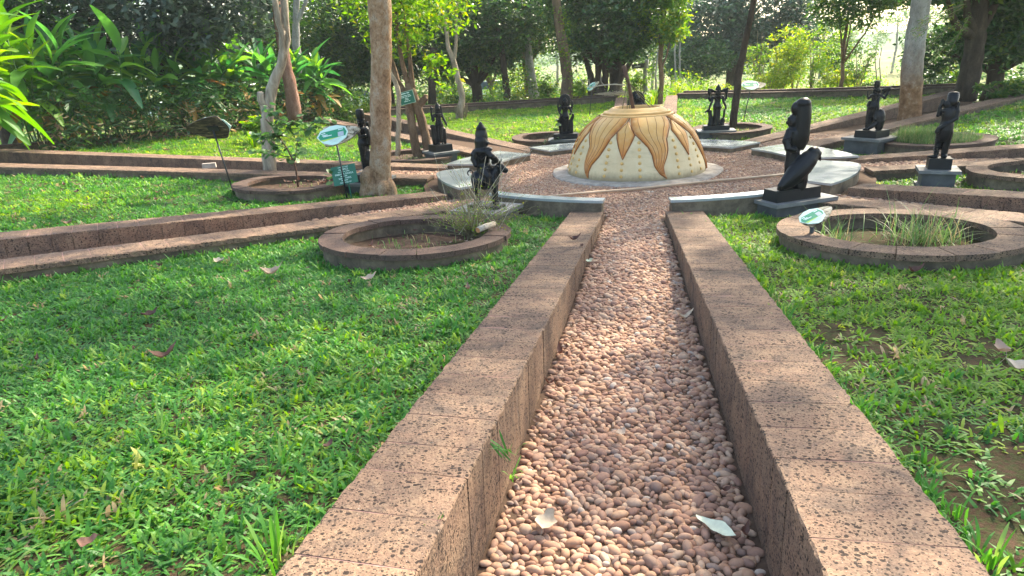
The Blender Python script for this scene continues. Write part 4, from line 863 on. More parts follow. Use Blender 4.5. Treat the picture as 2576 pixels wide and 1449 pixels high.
# ================================================================== TREES
def tree(name, label, pts, rad, barkm, crown=None, n=0, leaf=.16, lm='leaf_mid', limbs=(), group='trees round the garden', rough=.12, cl=.16, ns=12, extra=None, aspect=.42, seg=None, per=26, up=.55):
    P = [Vector(q) for q in pts]; root = empty(name, tuple(P[0]), label, 'tree', group)
    fine = []; fr = []
    for i in range(len(P) - 1):
        m = max(2, int((P[i + 1] - P[i]).length / .16)) if seg is None else seg
        for j in range(m):
            t = j / m; w_ = .012 if i or j else 0; fine.append(P[i].lerp(P[i + 1], t) + Vector((random.uniform(-w_, w_), random.uniform(-w_, w_), 0))); fr.append(rad[i] * (1 - t) + rad[i + 1] * t)
    fine.append(P[-1]); fr.append(rad[-1]); mb = MB(); mb.tube(fine, [r * random.uniform(.96, 1.04) for r in fr], ns, rough)
    o = mb.obj('trunk', barkm, root, smooth=True)
    for L in limbs:
        lp = [Vector(q) for q in L[0]]; b = MB(); m_ = MB(); fine2 = []; r2 = []
        for i in range(len(lp) - 1):
            for j in range(4): t = j / 4; fine2.append(lp[i].lerp(lp[i + 1], t) + Vector((random.uniform(-.015, .015), random.uniform(-.015, .015), 0))); r2.append(L[1][i] * (1 - t) + L[1][i + 1] * t)
        fine2.append(lp[-1]); r2.append(L[1][-1]); b.tube(fine2, r2, 8, .12); b.obj('branch', barkm, root, smooth=True)
    if crown: leaves('crown', blob_points(crown, n, cl, per), leaf, lm, root, aspect=aspect, up=up)
    return root
def G(x, y, dz=-.05): return Vector((x, y, ground_z(x, y) + dz))
# big tan trunk with burl (front)
T1 = tree('tree', 'big tan trunk with burl at its foot, front left of the dome', [G(-2.10, 10.38, -.1), (-2.09, 10.37, .12), (-2.05, 10.36, .5), (-1.98, 10.34, 1.0), (-1.90, 10.32, 1.5), (-1.83, 10.31, 2.1), (-1.75, 10.3, 2.9), (-1.78, 10.3, 4.2), (-1.85, 10.3, 5.2)],
 [.25, .20, .175, .165, .165, .16, .175, .16, .14], 'bark_tan', crown=[(-1.6, 11.4, 6.6, 2.6, 2.6, 1.1), (.8, 10.2, 7.0, 2.4, 2.4, 1.1), (2.6, 8.2, 7.0, 2.2, 2.2, 1.), (-3.6, 9.4, 7.2, 2, 2, 1.)], n=8500, leaf=.22, lm='leaf_mid', limbs=[([(-2.0, 10.3, 4.8), (-1.2, 10.0, 6), (-.6, 9.8, 7.2)], [.1, .07, .03]), ([(-2.05, 10.3, 4.6), (-2.8, 10.1, 5.8), (-3.6, 9.6, 7)], [.1, .07, .03])], ns=22, rough=.03)  # wide crown above the view, spread to cast dappled shade
b = MB()
for c, r_ in (((-2.26, 10.28, .12), (.15, .14, .20)), ((-2.28, 10.26, .28), (.11, .12, .16)), ((-2.24, 10.3, .36), (.09, .1, .12)), ((-2.05, 10.22, .05), (.16, .12, .22)), ((-1.93, 10.3, .02), (.12, .13, .25)), ((-2.33, 10.24, .02), (.1, .12, .16))): b.ell(c, r_, 16, 10)
me = voxel_obj(b, 'burl', 'bark_tan', .02, smooth_it=5); o = bpy.data.objects.new('burl', me); COL.objects.link(o); o.parent = T1; o.location = -wloc(T1)
# twin trunks
f0 = Vector((-1.98, 14.48, 1.42))
tree('tree', 'twin brown trunks with tied board and shoots, left of the dome', [G(-1.72, 14.5, -.1), (-1.78, 14.5, .5), (-1.86, 14.5, 1.0), f0, (-2.02, 14.5, 1.62)], [.115, .10, .10, .12, .10], 'bark_brown',
 crown=[(-2.2, 14.6, 3.0, .9, .8, .8), (-1.4, 14.7, 3.3, .9, .8, .7), (-2.6, 14.2, 3.5, .8, .8, .6), (-1.35, 14.6, 1.75, .28, .3, .42), (-1.45, 14.6, 2.15, .25, .25, .3)], n=3600, leaf=.13, lm='leaf_bright',
 limbs=[([G(-1.96, 14.42, -.1), (-2.03, 14.42, .5), (-2.06, 14.45, 1.0), (-2.05, 14.48, 1.5)], [.11, .095, .09, .09]), ([(-2.1, 14.48, 1.35), (-2.28, 14.5, 1.7), (-2.4, 14.5, 2.3), (-2.45, 14.5, 3.3)], [.08, .06, .05, .04]), ([(-2.02, 14.5, 1.5), (-2.12, 14.5, 2.0), (-2.15, 14.5, 2.6), (-2.16, 14.5, 3.4)], [.07, .05, .045, .035]), ([(-1.95, 14.5, 1.5), (-1.95, 14.5, 2.1), (-1.98, 14.5, 2.7), (-2.05, 14.5, 3.6)], [.07, .045, .04, .03]), ([(-1.85, 14.5, 1.15), (-1.7, 14.5, 1.28), (-1.68, 14.5, 1.36)], [.08, .075, .05])], cl=.3, group='trees inside the garden')
tree('tree', 'thin pale trunk just right of the big tan trunk', [at(1000, 392, 13.9), at(1003, 300, 13.9), at(1004, 240, 13.9), at(994, 205, 13.9), at(975, 170, 14), at(968, 90, 14), at(960, -20, 14)], [.06, .05, .05, .05, .04, .035, .03], 'bark_pale', group='trees inside the garden')
# grey twisted driftwood trunk
tree('tree', 'twisted grey dead trunk with stub, behind the sapling', [at(680, 440, 12.2), at(676, 370, 12.2), at(672, 300, 12.2), at(684, 225, 12.2), at(705, 165, 12.2), at(722, 100, 12.3), at(716, 40, 12.3), at(712, -30, 12.4)], [.13, .12, .115, .10, .085, .075, .07, .07], 'driftwood', limbs=[([at(672, 290, 12.2), at(660, 255, 12.15), at(655, 232, 12.1)], [.1, .085, .06]), ([at(715, 150, 12.25), at(708, 80, 12.2), at(695, 20, 12.2), at(690, -20, 12.2)], [.06, .06, .055, .05])], rough=.16, group='trees inside the garden')
tree('tree', 'reddish leaning trunk at the end of the low left wall', [at(742, 300, 21), at(735, 240, 21), at(722, 180, 21), at(712, 120, 21), at(700, 50, 21), at(690, -40, 21)], [.24, .21, .19, .17, .15, .14], 'bark_red', crown=[(-7.3, 21.5, 6.4, 2.4, 2.4, 1.4)], n=3000, leaf=.2, lm='leaf_mid', group='trees inside the garden')
tree('tree', 'grey forked trunk behind the reddish trunk', [at(757, 230, 25), at(752, 170, 25), at(745, 110, 25), at(745, 40, 25), at(748, -60, 25)], [.15, .13, .14, .12, .1], 'bark_grey', limbs=[([at(745, 60, 25), at(765, 15, 25), at(780, -30, 25)], [.09, .07, .05])])
# forked small tree on the back lawn
tree('tree', 'slender pale trunk forking in a Y on the back left lawn', [G(-1.55, 22.9), at(1163, 240, 23), at(1152, 195, 23), at(1141, 152, 23), at(1128, 120, 23), at(1120, 60, 23), at(1110, -10, 23)], [.15, .11, .10, .09, .07, .06, .05], 'bark_pale', crown=[(-1.9, 22.8, 4.6, 1.3, 1., .9), (-.7, 23, 4.9, 1.2, 1., .8), (-2.6, 22.8, 3.9, .8, .8, .5)], n=2200, leaf=.17, lm='leaf_bright', limbs=[([at(1142, 155, 23), at(1148, 110, 23), at(1147, 60, 23), at(1152, -10, 23)], [.06, .05, .045, .04])], group='trees inside the garden', cl=.3)
b = MB()
for i in range(60):
    a = random.uniform(0, 2 * PI); q = G(-1.45, 22.9, 0) + Vector((.14 * math.cos(a), .14 * math.sin(a), 0)); b.tube([q, q + Vector((.1 * math.cos(a), .1 * math.sin(a), random.uniform(.2, .5)))], .006, 4)
tag(b.obj('dry_shoots', 'twig', None), 'dry shoots clustered at the foot of the Y forked trunk', 'shoots')
# leaning trunk with vine
tree('tree', 'leaning trunk wrapped in green creeper behind the haloed statue', [at(1424, 250, 26.6), at(1428, 200, 26.6), at(1422, 150, 26.6), at(1412, 90, 26.6), at(1402, 30, 26.6), at(1394, -40, 26.6)], [.27, .23, .22, .19, .17, .15], 'bark_brown', crown=[(.9, 26.5, 5.9, 2.2, 2, 1.)], n=2200, leaf=.17, lm='leaf_mid')
vp = np.concatenate([np.array(at(u, v, 26.4))[None] + RNG.normal(size=(60, 3)) * (.16, .12, .14) for u, v in ((1412, 30), (1420, 55), (1425, 80), (1418, 110), (1428, 130), (1432, 160), (1440, 185), (1445, 215), (1450, 235), (1410, 130))])
tag(leaves('creeper', vp, .12, 'leaf_bright'), 'bright green creeper climbing the leaning trunk', 'creeper')
tree('tree', 'thin dark trunk beside the parked car at back', [at(1277, 250, 30), at(1270, 190, 30), at(1262, 120, 30), at(1250, 50, 30), at(1243, -30, 30)], [.16, .15, .13, .11, .1], 'bark_dark', limbs=[([at(1276, 240, 29.9), at(1272, 200, 29.9)], [.05, .05])])
tree('tree', 'short grey trunk right of the parked car', [at(1345, 248, 31), at(1338, 200, 31), at(1330, 150, 31), at(1328, 90, 31)], [.27, .22, .19, .15], 'bark_grey')
tree('tree', 'dark trunk under the dense tree, right of the twin trunks', [at(1087, 262, 28), at(1087, 200, 28), at(1090, 120, 28)], [.17, .16, .15], 'bark_dark')
# slim dark trunk beside four armed statue
tree('tree', 'slim dark trunk growing from the round planter behind the four armed statue', [(6.02, 16.75, .0), at(1846, 290, 16.7), at(1852, 240, 16.7), at(1858, 195, 16.7), at(1868, 140, 16.7), at(1880, 80, 16.7), at(1897, 0, 16.7), at(1910, -70, 16.7)], [.10, .095, .09, .092, .085, .078, .068, .05], 'bark_dark', crown=[(6.2, 17.2, 6.4, 2.4, 2.2, .9), (7.2, 15.6, 6.9, 2.2, 2.2, 1.), (4.2, 15.0, 7.0, 2.4, 2.4, 1.), (7.6, 20.2, 6.4, 2.2, 2.2, .9), (5.2, 12.2, 7.2, 2.2, 2.2, 1.)], n=12000, leaf=.2, lm='leaf_mid', group='trees inside the garden')  # crown above the view, widened to shade dome and plaza
# big grey trunk right
tree('tree', 'big grey trunk with brown foot between two walls at right', [at(2286, 330, 15.6), at(2288, 290, 15.6), at(2292, 230, 15.6), at(2297, 150, 15.6), at(2306, 80, 15.6), at(2318, 0, 15.6), at(2328, -90, 15.6), at(2350, -250, 15.6)], [.29, .255, .235, .225, .215, .20, .19, .16], 'bark_two', crown=[(10.8, 15.8, 6.5, 3.0, 3.0, 1.2), (8.6, 13.6, 6.8, 2.5, 2.5, 1.1), (12.6, 18.5, 6.6, 2.5, 2.5, 1.2), (9.4, 18.0, 7.2, 2.4, 2.4, 1.)], n=10500, leaf=.21, lm='leaf_mid', ns=20, rough=.03, group='trees inside the garden')  # crown above the view, spread wide for dappled shade
for lb, (x, y), cr in (('broad tree standing out of view to the right of the front lawn', (9.6, 5.6), [(8.2, 7.8, 6.4, 2.6, 2.6, 1.1), (10.6, 5.0, 6.8, 2.6, 2.6, 1.1), (6.4, 9.6, 7.0, 2.2, 2.2, 1.), (9.8, 9.4, 7.4, 2.2, 2.2, 1.)]),  # unseen trees, added to shade the lawns and path
                    ('broad tree standing out of view beyond the right edge', (14.2, 10.6), [(12.4, 10.8, 6.6, 2.6, 2.6, 1.1), (14.6, 13.2, 6.8, 2.6, 2.6, 1.1), (15.6, 9.6, 7.2, 2.4, 2.4, 1.)])):
    g0 = G(x, y, -.1); tree('tree', lb, [g0, (x + .1, y, 2.2), (x - .1, y, 4.2), (x, y, 5.8)], [.24, .2, .18, .13], 'bark_brown', crown=cr, n=9500, leaf=.22, lm='leaf_mid', limbs=[([(x, y, 4.4), ((x + c[0]) / 2, (y + c[1]) / 2, 5.6), c[:3]], [.1, .07, .03]) for c in cr], group='trees inside the garden')
# feathery branch
fb = MB(); root = empty('hanging_branch', tuple(at(2330, 60, 13)), 'feathery green branch hanging in front of the big grey trunk', 'branch'); pts_ = []
for (u0, v0, u1, v1) in ((2420, 20, 2300, 95), (2400, 40, 2290, 80), (2410, 60, 2330, 120), (2430, 70, 2350, 150), (2440, 40, 2390, 130), (2430, 10, 2310, 60)):
    A_, B_ = at(u0, v0, 13), at(u1, v1, 12.9); fb.tube([A_, (A_ + B_) / 2 + Vector((0, 0, .05)), B_], .006, 5)
    for t in np.linspace(0, 1, 60):
        q = A_.lerp(B_, t) + Vector((0, 0, .05 * math.sin(PI * t))); 
        for s_ in (-1, 1): pts_.append(q + Vector((random.uniform(-.03, .03), 0, s_ * random.uniform(0, .07))))
fb.obj('stem', 'twig', root); leaves('foliage', np.array(pts_), .06, 'leaf_mid', root, aspect=.22)
# ---- trees beyond the boundary wall, each its own crown
BG = [
 ('leafy tree with grey green leaves behind the left hedge', (-10.5, 21), [(-10.2, 20.5, 4.2, 2.6, 1.6, 1.5), (-12.5, 20, 4.6, 2, 1.6, 1.6), (-8.6, 20.6, 3.9, 1.8, 1.4, 1.2)], 4200, .24, 'leaf_grey', 'bark_dark', .22, .7),
 ('leafy tree at the far left behind the hedge', (-14.5, 19), [(-14.5, 19, 4.6, 2.6, 2, 2.)], 2500, .24, 'leaf_dark', 'bark_dark', .2, .5),
 ('tall dark tree with small sky gaps, behind the left hedge', (-10.5, 28), [(-9.5, 27.5, 4.5, 3.3, 2, 2.4), (-12, 28, 5.2, 3, 2, 2.6), (-8.5, 28, 6.4, 3, 2, 1.6)], 6500, .19, 'leaf_mid', 'bark_dark', .25, .5),
 ('dark tree behind the reddish trunk', (-8.2, 33), [(-8.2, 33, 4.2, 2.8, 2, 2.6), (-10.5, 34, 5.6, 3, 2, 2)], 5000, .2, 'leaf_dark', 'bark_dark', .25, .5),
 ('dense dark tree with drooping crown behind the big tan trunk', (-5.2, 30), [(-5.6, 29.6, 3.4, 2.4, 2, 1.9), (-3.4, 29.6, 3.2, 2.4, 2, 1.8), (-4.6, 30, 5.0, 3, 2.2, 1.5), (-6.9, 30, 2.6, 1.2, 1.2, 1.3), (-5.2, 29.4, 1.9, 1.5, 1.2, .8)], 11000, .2, 'leaf_dark', 'bark_dark', .25, .8),
 ('dense dark tree right of the twin trunks', (-1.2, 31), [(-1.4, 30.6, 3.0, 2.3, 1.8, 1.5), (-2.4, 30.2, 2.0, 1.2, 1.1, .7), (-.2, 30.4, 2.2, 1.2, 1., .7), (.3, 30.8, 3.9, 2.1, 1.8, 1.6), (-2.8, 31, 4.6, 2, 2, 1.6)], 9000, .2, 'leaf_dark', 'bark_dark', .25, .8),
 ('medium green tree with sunlit leaves left of the creeper trunk', (1.3, 33), [(.9, 32.6, 4.3, 2.2, 1.8, 1.7), (2.6, 33, 4.6, 2, 1.8, 1.8), (1.2, 33, 2.9, 1.6, 1.4, .9)], 6500, .19, 'leaf_mid', 'bark_brown', .2, .55),
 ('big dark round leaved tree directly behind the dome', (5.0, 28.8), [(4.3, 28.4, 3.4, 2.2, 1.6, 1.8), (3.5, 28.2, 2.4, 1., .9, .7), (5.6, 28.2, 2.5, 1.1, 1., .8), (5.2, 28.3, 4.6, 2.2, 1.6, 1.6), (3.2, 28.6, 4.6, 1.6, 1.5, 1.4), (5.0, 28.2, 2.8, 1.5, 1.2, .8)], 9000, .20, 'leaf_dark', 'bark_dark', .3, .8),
 ('sunlit yellow green side of a round leaved tree right behind the dome', (6.8, 28.0), [(6.6, 27.8, 3.4, 1.1, 1.0, 1.0), (6.9, 27.8, 4.6, 1.1, 1., 1.0), (7.2, 27.9, 2.8, .7, .7, .5)], 3200, .17, 'leaf_bright', 'bark_brown', .1, .7),  # lit side of the dark tree, put in as brighter leaf colour
 ('blue green mango like tree behind the yellow shrubs', (14.0, 40), [(12.4, 39.5, 3.2, 2.6, 2, 2.1), (14.5, 39.5, 2.2, 2, 1.6, 1.4), (15.4, 40, 4.0, 3, 2, 2.2), (17.5, 40, 3, 2, 1.6, 1.6)], 9000, .26, 'leaf_blue', 'bark_dark', .3, .6),
 ('small dark bush like tree, left of the blue green tree', (11.6, 38), [(11.2, 37.5, 1.5, 1.9, 1.4, 1.1)], 2600, .2, 'leaf_dark', 'bark_dark', .12, .6),
 ('tall dark tree with thick trunk at the right back', (13.9, 19.4), [(12.9, 19, 3.9, 1.5, 1.4, 1.0), (14.6, 19.4, 4.2, 1.8, 1.6, 1.4), (12.2, 18.8, 3.4, .9, .8, .5), (14.6, 20.2, 2.2, .9, .8, .9)], 7000, .19, 'leaf_dark', 'bark_dark', .26, .6),
 ('dark leafy tree filling the right back corner', (15.9, 21), [(15.6, 20.6, 2.2, 1.4, 1.2, 1.2), (16.6, 21, 3.4, 1.6, 1.6, 1.5), (15.2, 21, 3.6, 1.4, 1.4, 1.2), (17.6, 20.4, 1.9, 1.3, 1.2, 1.1), (14.6, 22, 1.6, .9, 1, .8)], 12000, .17, 'leaf_dark', 'bark_dark', .24, .8),
 ('green leafed young tree left of the big grey trunk', (13.0, 25.0), [(12.9, 24.5, 3.4, 1.5, 1.2, 1.0), (14.2, 24.6, 3.9, 1.2, 1.2, .9), (12.2, 24.6, 4.6, 1.2, 1, .7)], 3800, .17, 'leaf_mid', 'bark_brown', .07, .6),
]
BG += [('dark leafy tree low behind the right half of the hedge', (-10.8, 31), [(-11.2, 30.6, 2.6, 2.8, 1.8, 1.7), (-8.2, 30.8, 2.4, 2.4, 1.8, 1.5)], 4200, .2, 'leaf_mid', 'bark_dark', .2, .5),
 ('dark bushy tree at the far left behind the hedge', (-18, 26), [(-18.5, 25.6, 2.6, 3.2, 2, 2.0), (-15, 25.6, 2.4, 2.4, 2, 1.8), (-16.5, 26, 5, 3, 2, 1.8)], 5200, .2, 'leaf_mid', 'bark_dark', .2, .5),
 ('green tree filling the gap left of the creeper trunk', (-.6, 38), [(-.8, 38, 2.6, 2.6, 1.8, 1.5), (1.8, 38, 5.8, 2.6, 1.8, 1.6), (-2.6, 38, 5.0, 2.4, 1.8, 1.6)], 3600, .2, 'leaf_bright', 'bark_brown', .14, .5)]
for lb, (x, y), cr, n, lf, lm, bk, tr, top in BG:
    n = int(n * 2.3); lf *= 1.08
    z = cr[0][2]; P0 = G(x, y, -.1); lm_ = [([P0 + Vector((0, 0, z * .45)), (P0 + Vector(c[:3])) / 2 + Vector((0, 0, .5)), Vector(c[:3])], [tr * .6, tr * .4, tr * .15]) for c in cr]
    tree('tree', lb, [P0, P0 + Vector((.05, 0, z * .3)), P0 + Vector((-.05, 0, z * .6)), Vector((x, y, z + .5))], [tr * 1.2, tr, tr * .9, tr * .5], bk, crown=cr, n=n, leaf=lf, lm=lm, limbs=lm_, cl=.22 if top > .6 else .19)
# extra trunks of the round leaved tree
for i, (u0, u1, v1) in enumerate(((1490, 1470, 140), (1515, 1520, 120), (1545, 1560, 130), (1530, 1590, 150), (1500, 1500, 100))):
    tree('tree', ['leftmost crooked stem under the round leaved tree', 'middle dark stem under the round leaved tree', 'right dark stem under the round leaved tree', 'rightmost leaning stem under the round leaved tree', 'thin straight stem under the round leaved tree'][i], [at(u0, 250, 28.2), at((u0 + u1) / 2 + 6, 190, 28.2), at(u1, v1, 28.3)], [.2, .14, .1], 'bark_dark')
# far trees, the pale ones with haze put into their leaf colour
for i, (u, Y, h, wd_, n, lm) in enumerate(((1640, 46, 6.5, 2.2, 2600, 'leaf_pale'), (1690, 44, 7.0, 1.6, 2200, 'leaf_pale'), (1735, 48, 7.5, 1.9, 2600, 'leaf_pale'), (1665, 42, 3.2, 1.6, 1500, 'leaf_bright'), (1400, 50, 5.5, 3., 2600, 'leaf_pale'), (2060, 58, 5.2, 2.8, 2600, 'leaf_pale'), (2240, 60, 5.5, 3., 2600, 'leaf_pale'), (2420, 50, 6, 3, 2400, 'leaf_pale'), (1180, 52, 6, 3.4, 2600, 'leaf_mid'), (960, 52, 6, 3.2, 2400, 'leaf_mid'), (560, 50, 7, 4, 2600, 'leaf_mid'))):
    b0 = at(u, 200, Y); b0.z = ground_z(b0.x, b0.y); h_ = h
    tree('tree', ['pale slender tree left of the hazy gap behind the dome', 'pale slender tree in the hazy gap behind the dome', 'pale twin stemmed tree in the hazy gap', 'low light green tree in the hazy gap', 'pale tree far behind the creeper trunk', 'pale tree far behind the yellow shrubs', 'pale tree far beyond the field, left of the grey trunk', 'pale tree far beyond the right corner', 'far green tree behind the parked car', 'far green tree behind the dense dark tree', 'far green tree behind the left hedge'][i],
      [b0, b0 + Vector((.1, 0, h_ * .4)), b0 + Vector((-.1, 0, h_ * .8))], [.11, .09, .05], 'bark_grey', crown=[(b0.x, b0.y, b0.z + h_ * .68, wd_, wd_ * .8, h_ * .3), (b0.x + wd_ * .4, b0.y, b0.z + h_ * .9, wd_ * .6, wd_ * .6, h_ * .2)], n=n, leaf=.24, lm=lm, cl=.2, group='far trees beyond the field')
# bare slender stems in the hazy gap
for u, v0, v1, Y, r_ in ((1625, 235, 150, 30, .1), (1712, 215, 60, 36, .05), (1700, 215, 40, 36, .045), (2205, 200, 100, 27, .02), (2215, 200, 120, 27, .018), (1652, 250, 130, 34, .05)):
    tree('tree', {1625: 'stout grey trunk right of the dark board', 1712: 'right one of two thin bare stems in the gap', 1700: 'left one of two thin bare stems in the gap', 2205: 'left thin stem before the pale field', 2215: 'right thin stem before the pale field', 1652: 'thin grey stem beside the stout grey trunk'}[u], [at(u, v0, Y), at(u - 3, (v0 + v1) / 2, Y), at(u + 3, v1, Y)], [r_ * 1.2, r_, r_ * .8], 'bark_grey')
# ---- shrubs
def shrub(label, cx, cy, w_, h_, n, leaf, lm, cat='shrub', stems=7, cl=.22, aspect=.42, zb=None, group='shrubs behind the boundary wall'):
    z = ground_z(cx, cy) if zb is None else zb; root = empty('shrub', (cx, cy, z), label, cat, group); b = MB()
    for i in range(stems):
        a = random.uniform(0, 2 * PI); d = random.uniform(.3, .9) * w_ * .5; b.tube([(cx, cy, z - .05), (cx + d * .4 * math.cos(a), cy + d * .4 * math.sin(a), z + h_ * .45), (cx + d * math.cos(a), cy + d * math.sin(a), z + h_ * random.uniform(.7, .95))], [.022, .015, .006], 5)
    b.obj('stems', 'twig', root); m = 5
    bl = [(cx + random.uniform(-.3, .3) * w_, cy + random.uniform(-.2, .2) * w_, z + h_ * random.uniform(.35, .8), w_ * .3, w_ * .28, h_ * .25) for _ in range(m)]
    leaves('foliage', blob_points(bl, n, cl), leaf, lm, root, aspect=aspect); return root
for lb, u, Y, w_, h_, n, lf, lm in (
 ('green leafy shrub left of the stout grey trunk', 1610, 30, 1.3, 1.6, 1500, .12, 'leaf_bright'), ('feathery green shrub between two yellow shrubs', 1998, 28.4, 1.8, 3.3, 2600, .11, 'leaf_bright'), ('arching yellow green shrub above the wall right of the slim trunk', 1930, 26.8, 1.7, 2.0, 2200, .11, 'leaf_yellow'), ('leafy green shrub left of the pale gap', 2080, 28.6, 2.0, 3.4, 2600, .12, 'leaf_mid'),
 ('tall feathery yellow green shrub left of the pale field', 1960, 27.6, 2.0, 3.0, 2600, .11, 'leaf_yellow'),
 ('feathery shrub right beside the slim dark trunk, behind the wall', 1905, 28, 1.4, 3.2, 1700, .11, 'leaf_bright'),
 ('tallest feathery green shrub before the blue green tree', 2040, 27.2, 2.0, 3.2, 2600, .11, 'leaf_bright'),
 ('round yellow green shrub at the wall, left of the raised hand statue', 2110, 26.2, 1.5, 1.5, 1700, .11, 'leaf_yellow'),
 ('green airy shrub with arching twigs beside the pale field', 2155, 25.8, 1.3, 2.4, 1300, .11, 'leaf_mid'),
 ('dark round bush in front of the pale field', 2180, 24.6, .7, 1.1, 1000, .09, 'leaf_mid'),
 ('low flowering shrub behind the four armed statue', 1800, 28.2, 1.8, .8, 1300, .1, 'leaf_yellow'),
 ('low light shrub behind the slim trunk', 1870, 28.4, 1.4, .7, 1000, .1, 'leaf_bright'),
 ('low green shrub right of the stout grey trunk', 1650, 30, 1.2, .7, 900, .1, 'leaf_bright'),
 ('green bush left of the creeper trunk', 1375, 29.5, 1.6, 1.4, 1600, .12, 'leaf_mid'),
 ('bright bush right of the creeper trunk', 1462, 28, .9, 1.2, 1200, .11, 'leaf_bright'),
 ('low bush before the parked car', 1225, 27.6, 1.8, .45, 1100, .1, 'leaf_mid'),
 ('thin twiggy bush between the car and the grey trunk', 1305, 30, 1.1, 1.0, 700, .1, 'leaf_yellow'),
 ('leafy bush under the dense dark tree', 1150, 31, 1.6, 1.1, 900, .12, 'leaf_bright'),
 ('pale bush behind the big grey trunk', 2365, 23, 1.6, 1.1, 1500, .1, 'leaf_grey'),
 ('bright bush at the foot of the right back trees', 2400, 23.5, 1.2, 1.6, 1200, .1, 'leaf_bright'),
 ('low plants behind the right end of the wall', 2520, 17.6, 1.4, .55, 1200, .12, 'leaf_mid'),
 ('yellow green bush at the right edge behind the wall', 2575, 17.6, .9, .7, 800, .1, 'leaf_yellow'),
 ('leafy bush behind the left end of the low wall', 850, 24.5, 1.5, 1.5, 1200, .12, 'leaf_mid'),
 ('airy bush beside the reddish trunk', 800, 25, 1.3, 2.0, 1000, .12, 'leaf_mid'),
 ('fern like clump under the hedge', 640, 17.6, 1.0, .8, 900, .14, 'leaf_bright')):
    q = at(u, 230, Y); shrub(lb, q.x, q.y, w_, h_, n, lf, lm)
def hedge(label, A, B, w_, h_, n, lm, top):
    A, B = Vector(A), Vector(B); z = ground_z(A.x, A.y); root = empty('hedge', (A.x, A.y, z), label, 'hedge'); d = B - A
    P_ = []; m = n
    for i in range(m): t = RNG.random(); q = A + d * t; zz_ = RNG.random() ** .6; P_.append((q.x + RNG.uniform(-w_, w_) / 2, q.y + RNG.uniform(-w_, w_) / 2, z + h_ * (.1 + .9 * zz_) + RNG.normal() * .02))
    P_ = np.array(P_); up_ = P_[:, 2] > z + h_ * .72
    leaves('hedge_top', P_[up_], .08, top, root); leaves('hedge_sides', P_[~up_], .08, lm, root); b = MB()
    for i in range(40): q = A + d * (i / 40); b.tube([(q.x, q.y, z - .1), (q.x + random.uniform(-.1, .1), q.y, z + h_ * .8)], .012, 4)
    b.obj('stems', 'twig', root); return root
hedge('clipped hedge with yellow green top behind the big tan trunk', at(865, 280, 26.5).to_2d(), at(1010, 275, 27.5).to_2d(), .8, .75, 3600, 'leaf_mid', 'leaf_yellow')
hedge('low yellow topped hedge behind the twin trunks', at(1030, 275, 28.5).to_2d(), at(1160, 268, 29.5).to_2d(), .7, .5, 2400, 'leaf_bright', 'leaf_yellow')
# spiky iris like clumps
def spiky(label, x, y, n, L, lm, zb=None, w_=.03, group='spiky leaved plants'):
    z = ground_z(x, y) if zb is None else zb; root = empty('spiky_plant', (x, y, z), label, 'plant', group); vs = []; fs = []; rn_ = []
    for i in range(n):
        a = random.uniform(0, 2 * PI); l = L * random.uniform(.6, 1.1); t = random.uniform(.15, .75); ax = Vector((math.cos(a), math.sin(a), 0)); sx_ = Vector((-math.sin(a), math.cos(a), 0)); b0 = Vector((x, y, z)) + ax * random.uniform(0, .1); o_ = len(vs)
        for k in range(6): q = k / 5; c = b0 + ax * (l * t * q ** 1.6) + Vector((0, 0, l * (q * (1 - .45 * t * q)))); ww = w_ * (1 - q ** 2.5) * (.5 + q) * .9 + .001; vs += [c - sx_ * ww, c + sx_ * ww]
        fs += [(o_ + k * 2, o_ + k * 2 + 1, o_ + k * 2 + 3, o_ + k * 2 + 2) for k in range(5)]; rn_ += [random.random()] * 5
    me = np_mesh('leaf_blades', np.array([tuple(v) for v in vs]), np.array(fs), lm, np.array(rn_), smooth=True, loc=(x, y, z)); o = bpy.data.objects.new('leaf_blades', me); COL.objects.link(o); o.parent = root; return root
for lb, u, v, Y, n, L in (('spiky green clump left of the back right wall', 1705, 210, 28.6, 34, 1.2), ('tall spiky clump behind the back right wall', 1745, 205, 29, 34, 1.4), ('spiky clump at the mouth of the back path', 1650, 235, 28.2, 26, .8), ('small spiky clump right behind the arched statue', 1640, 262, 22.5, 18, .6), ('small fern like plant on the left hedge edge', 625, 300, 16.6, 30, .55)):
    q = at(u, v, Y); spiky(lb, q.x, q.y, n, L, 'leaf_bright', w_=.025)
# ================================================================== BROAD LEAVED HEDGE (ginger / heliconia like)
def blade_mesh(L, W, bend, i, matn):
    rnd = random.Random(i); vs = []; fs = []; n = 9
    for k in range(n):
        q = k / (n - 1); x = L * (q - .1 * bend * q * q); z = -L * bend * q ** 2 * .6; ww = W * .5 * (math.sin(PI * min(1, q * .96 + .02)) ** .6) * (1 - .25 * q); wav = .03 * W * math.sin(k * 1.9 + i)
        vs += [(x, -ww, z + ww * .38 + wav), (x, -ww * .5, z + ww * .1), (x, 0, z), (x, ww * .5, z + ww * .1), (x, ww, z + ww * .38 - wav)]
    for k in range(n - 1):
        for j in range(4): fs.append((k * 5 + j, k * 5 + j + 1, k * 5 + j + 6, k * 5 + j + 5))
    me = bpy.data.meshes.new('leaf'); me.from_pydata(vs, [], fs); me.materials.append(MAT[matn]); me.polygons.foreach_set('use_smooth', [True] * len(fs)); return me
BLD = {m: [blade_mesh(.78 + .06 * i, (.29 + .02 * (i % 3)), .22 + .26 * i, i, m) for i in range(5)] for m in ('heliconia', 'heliconia_bright', 'heliconia_old')}
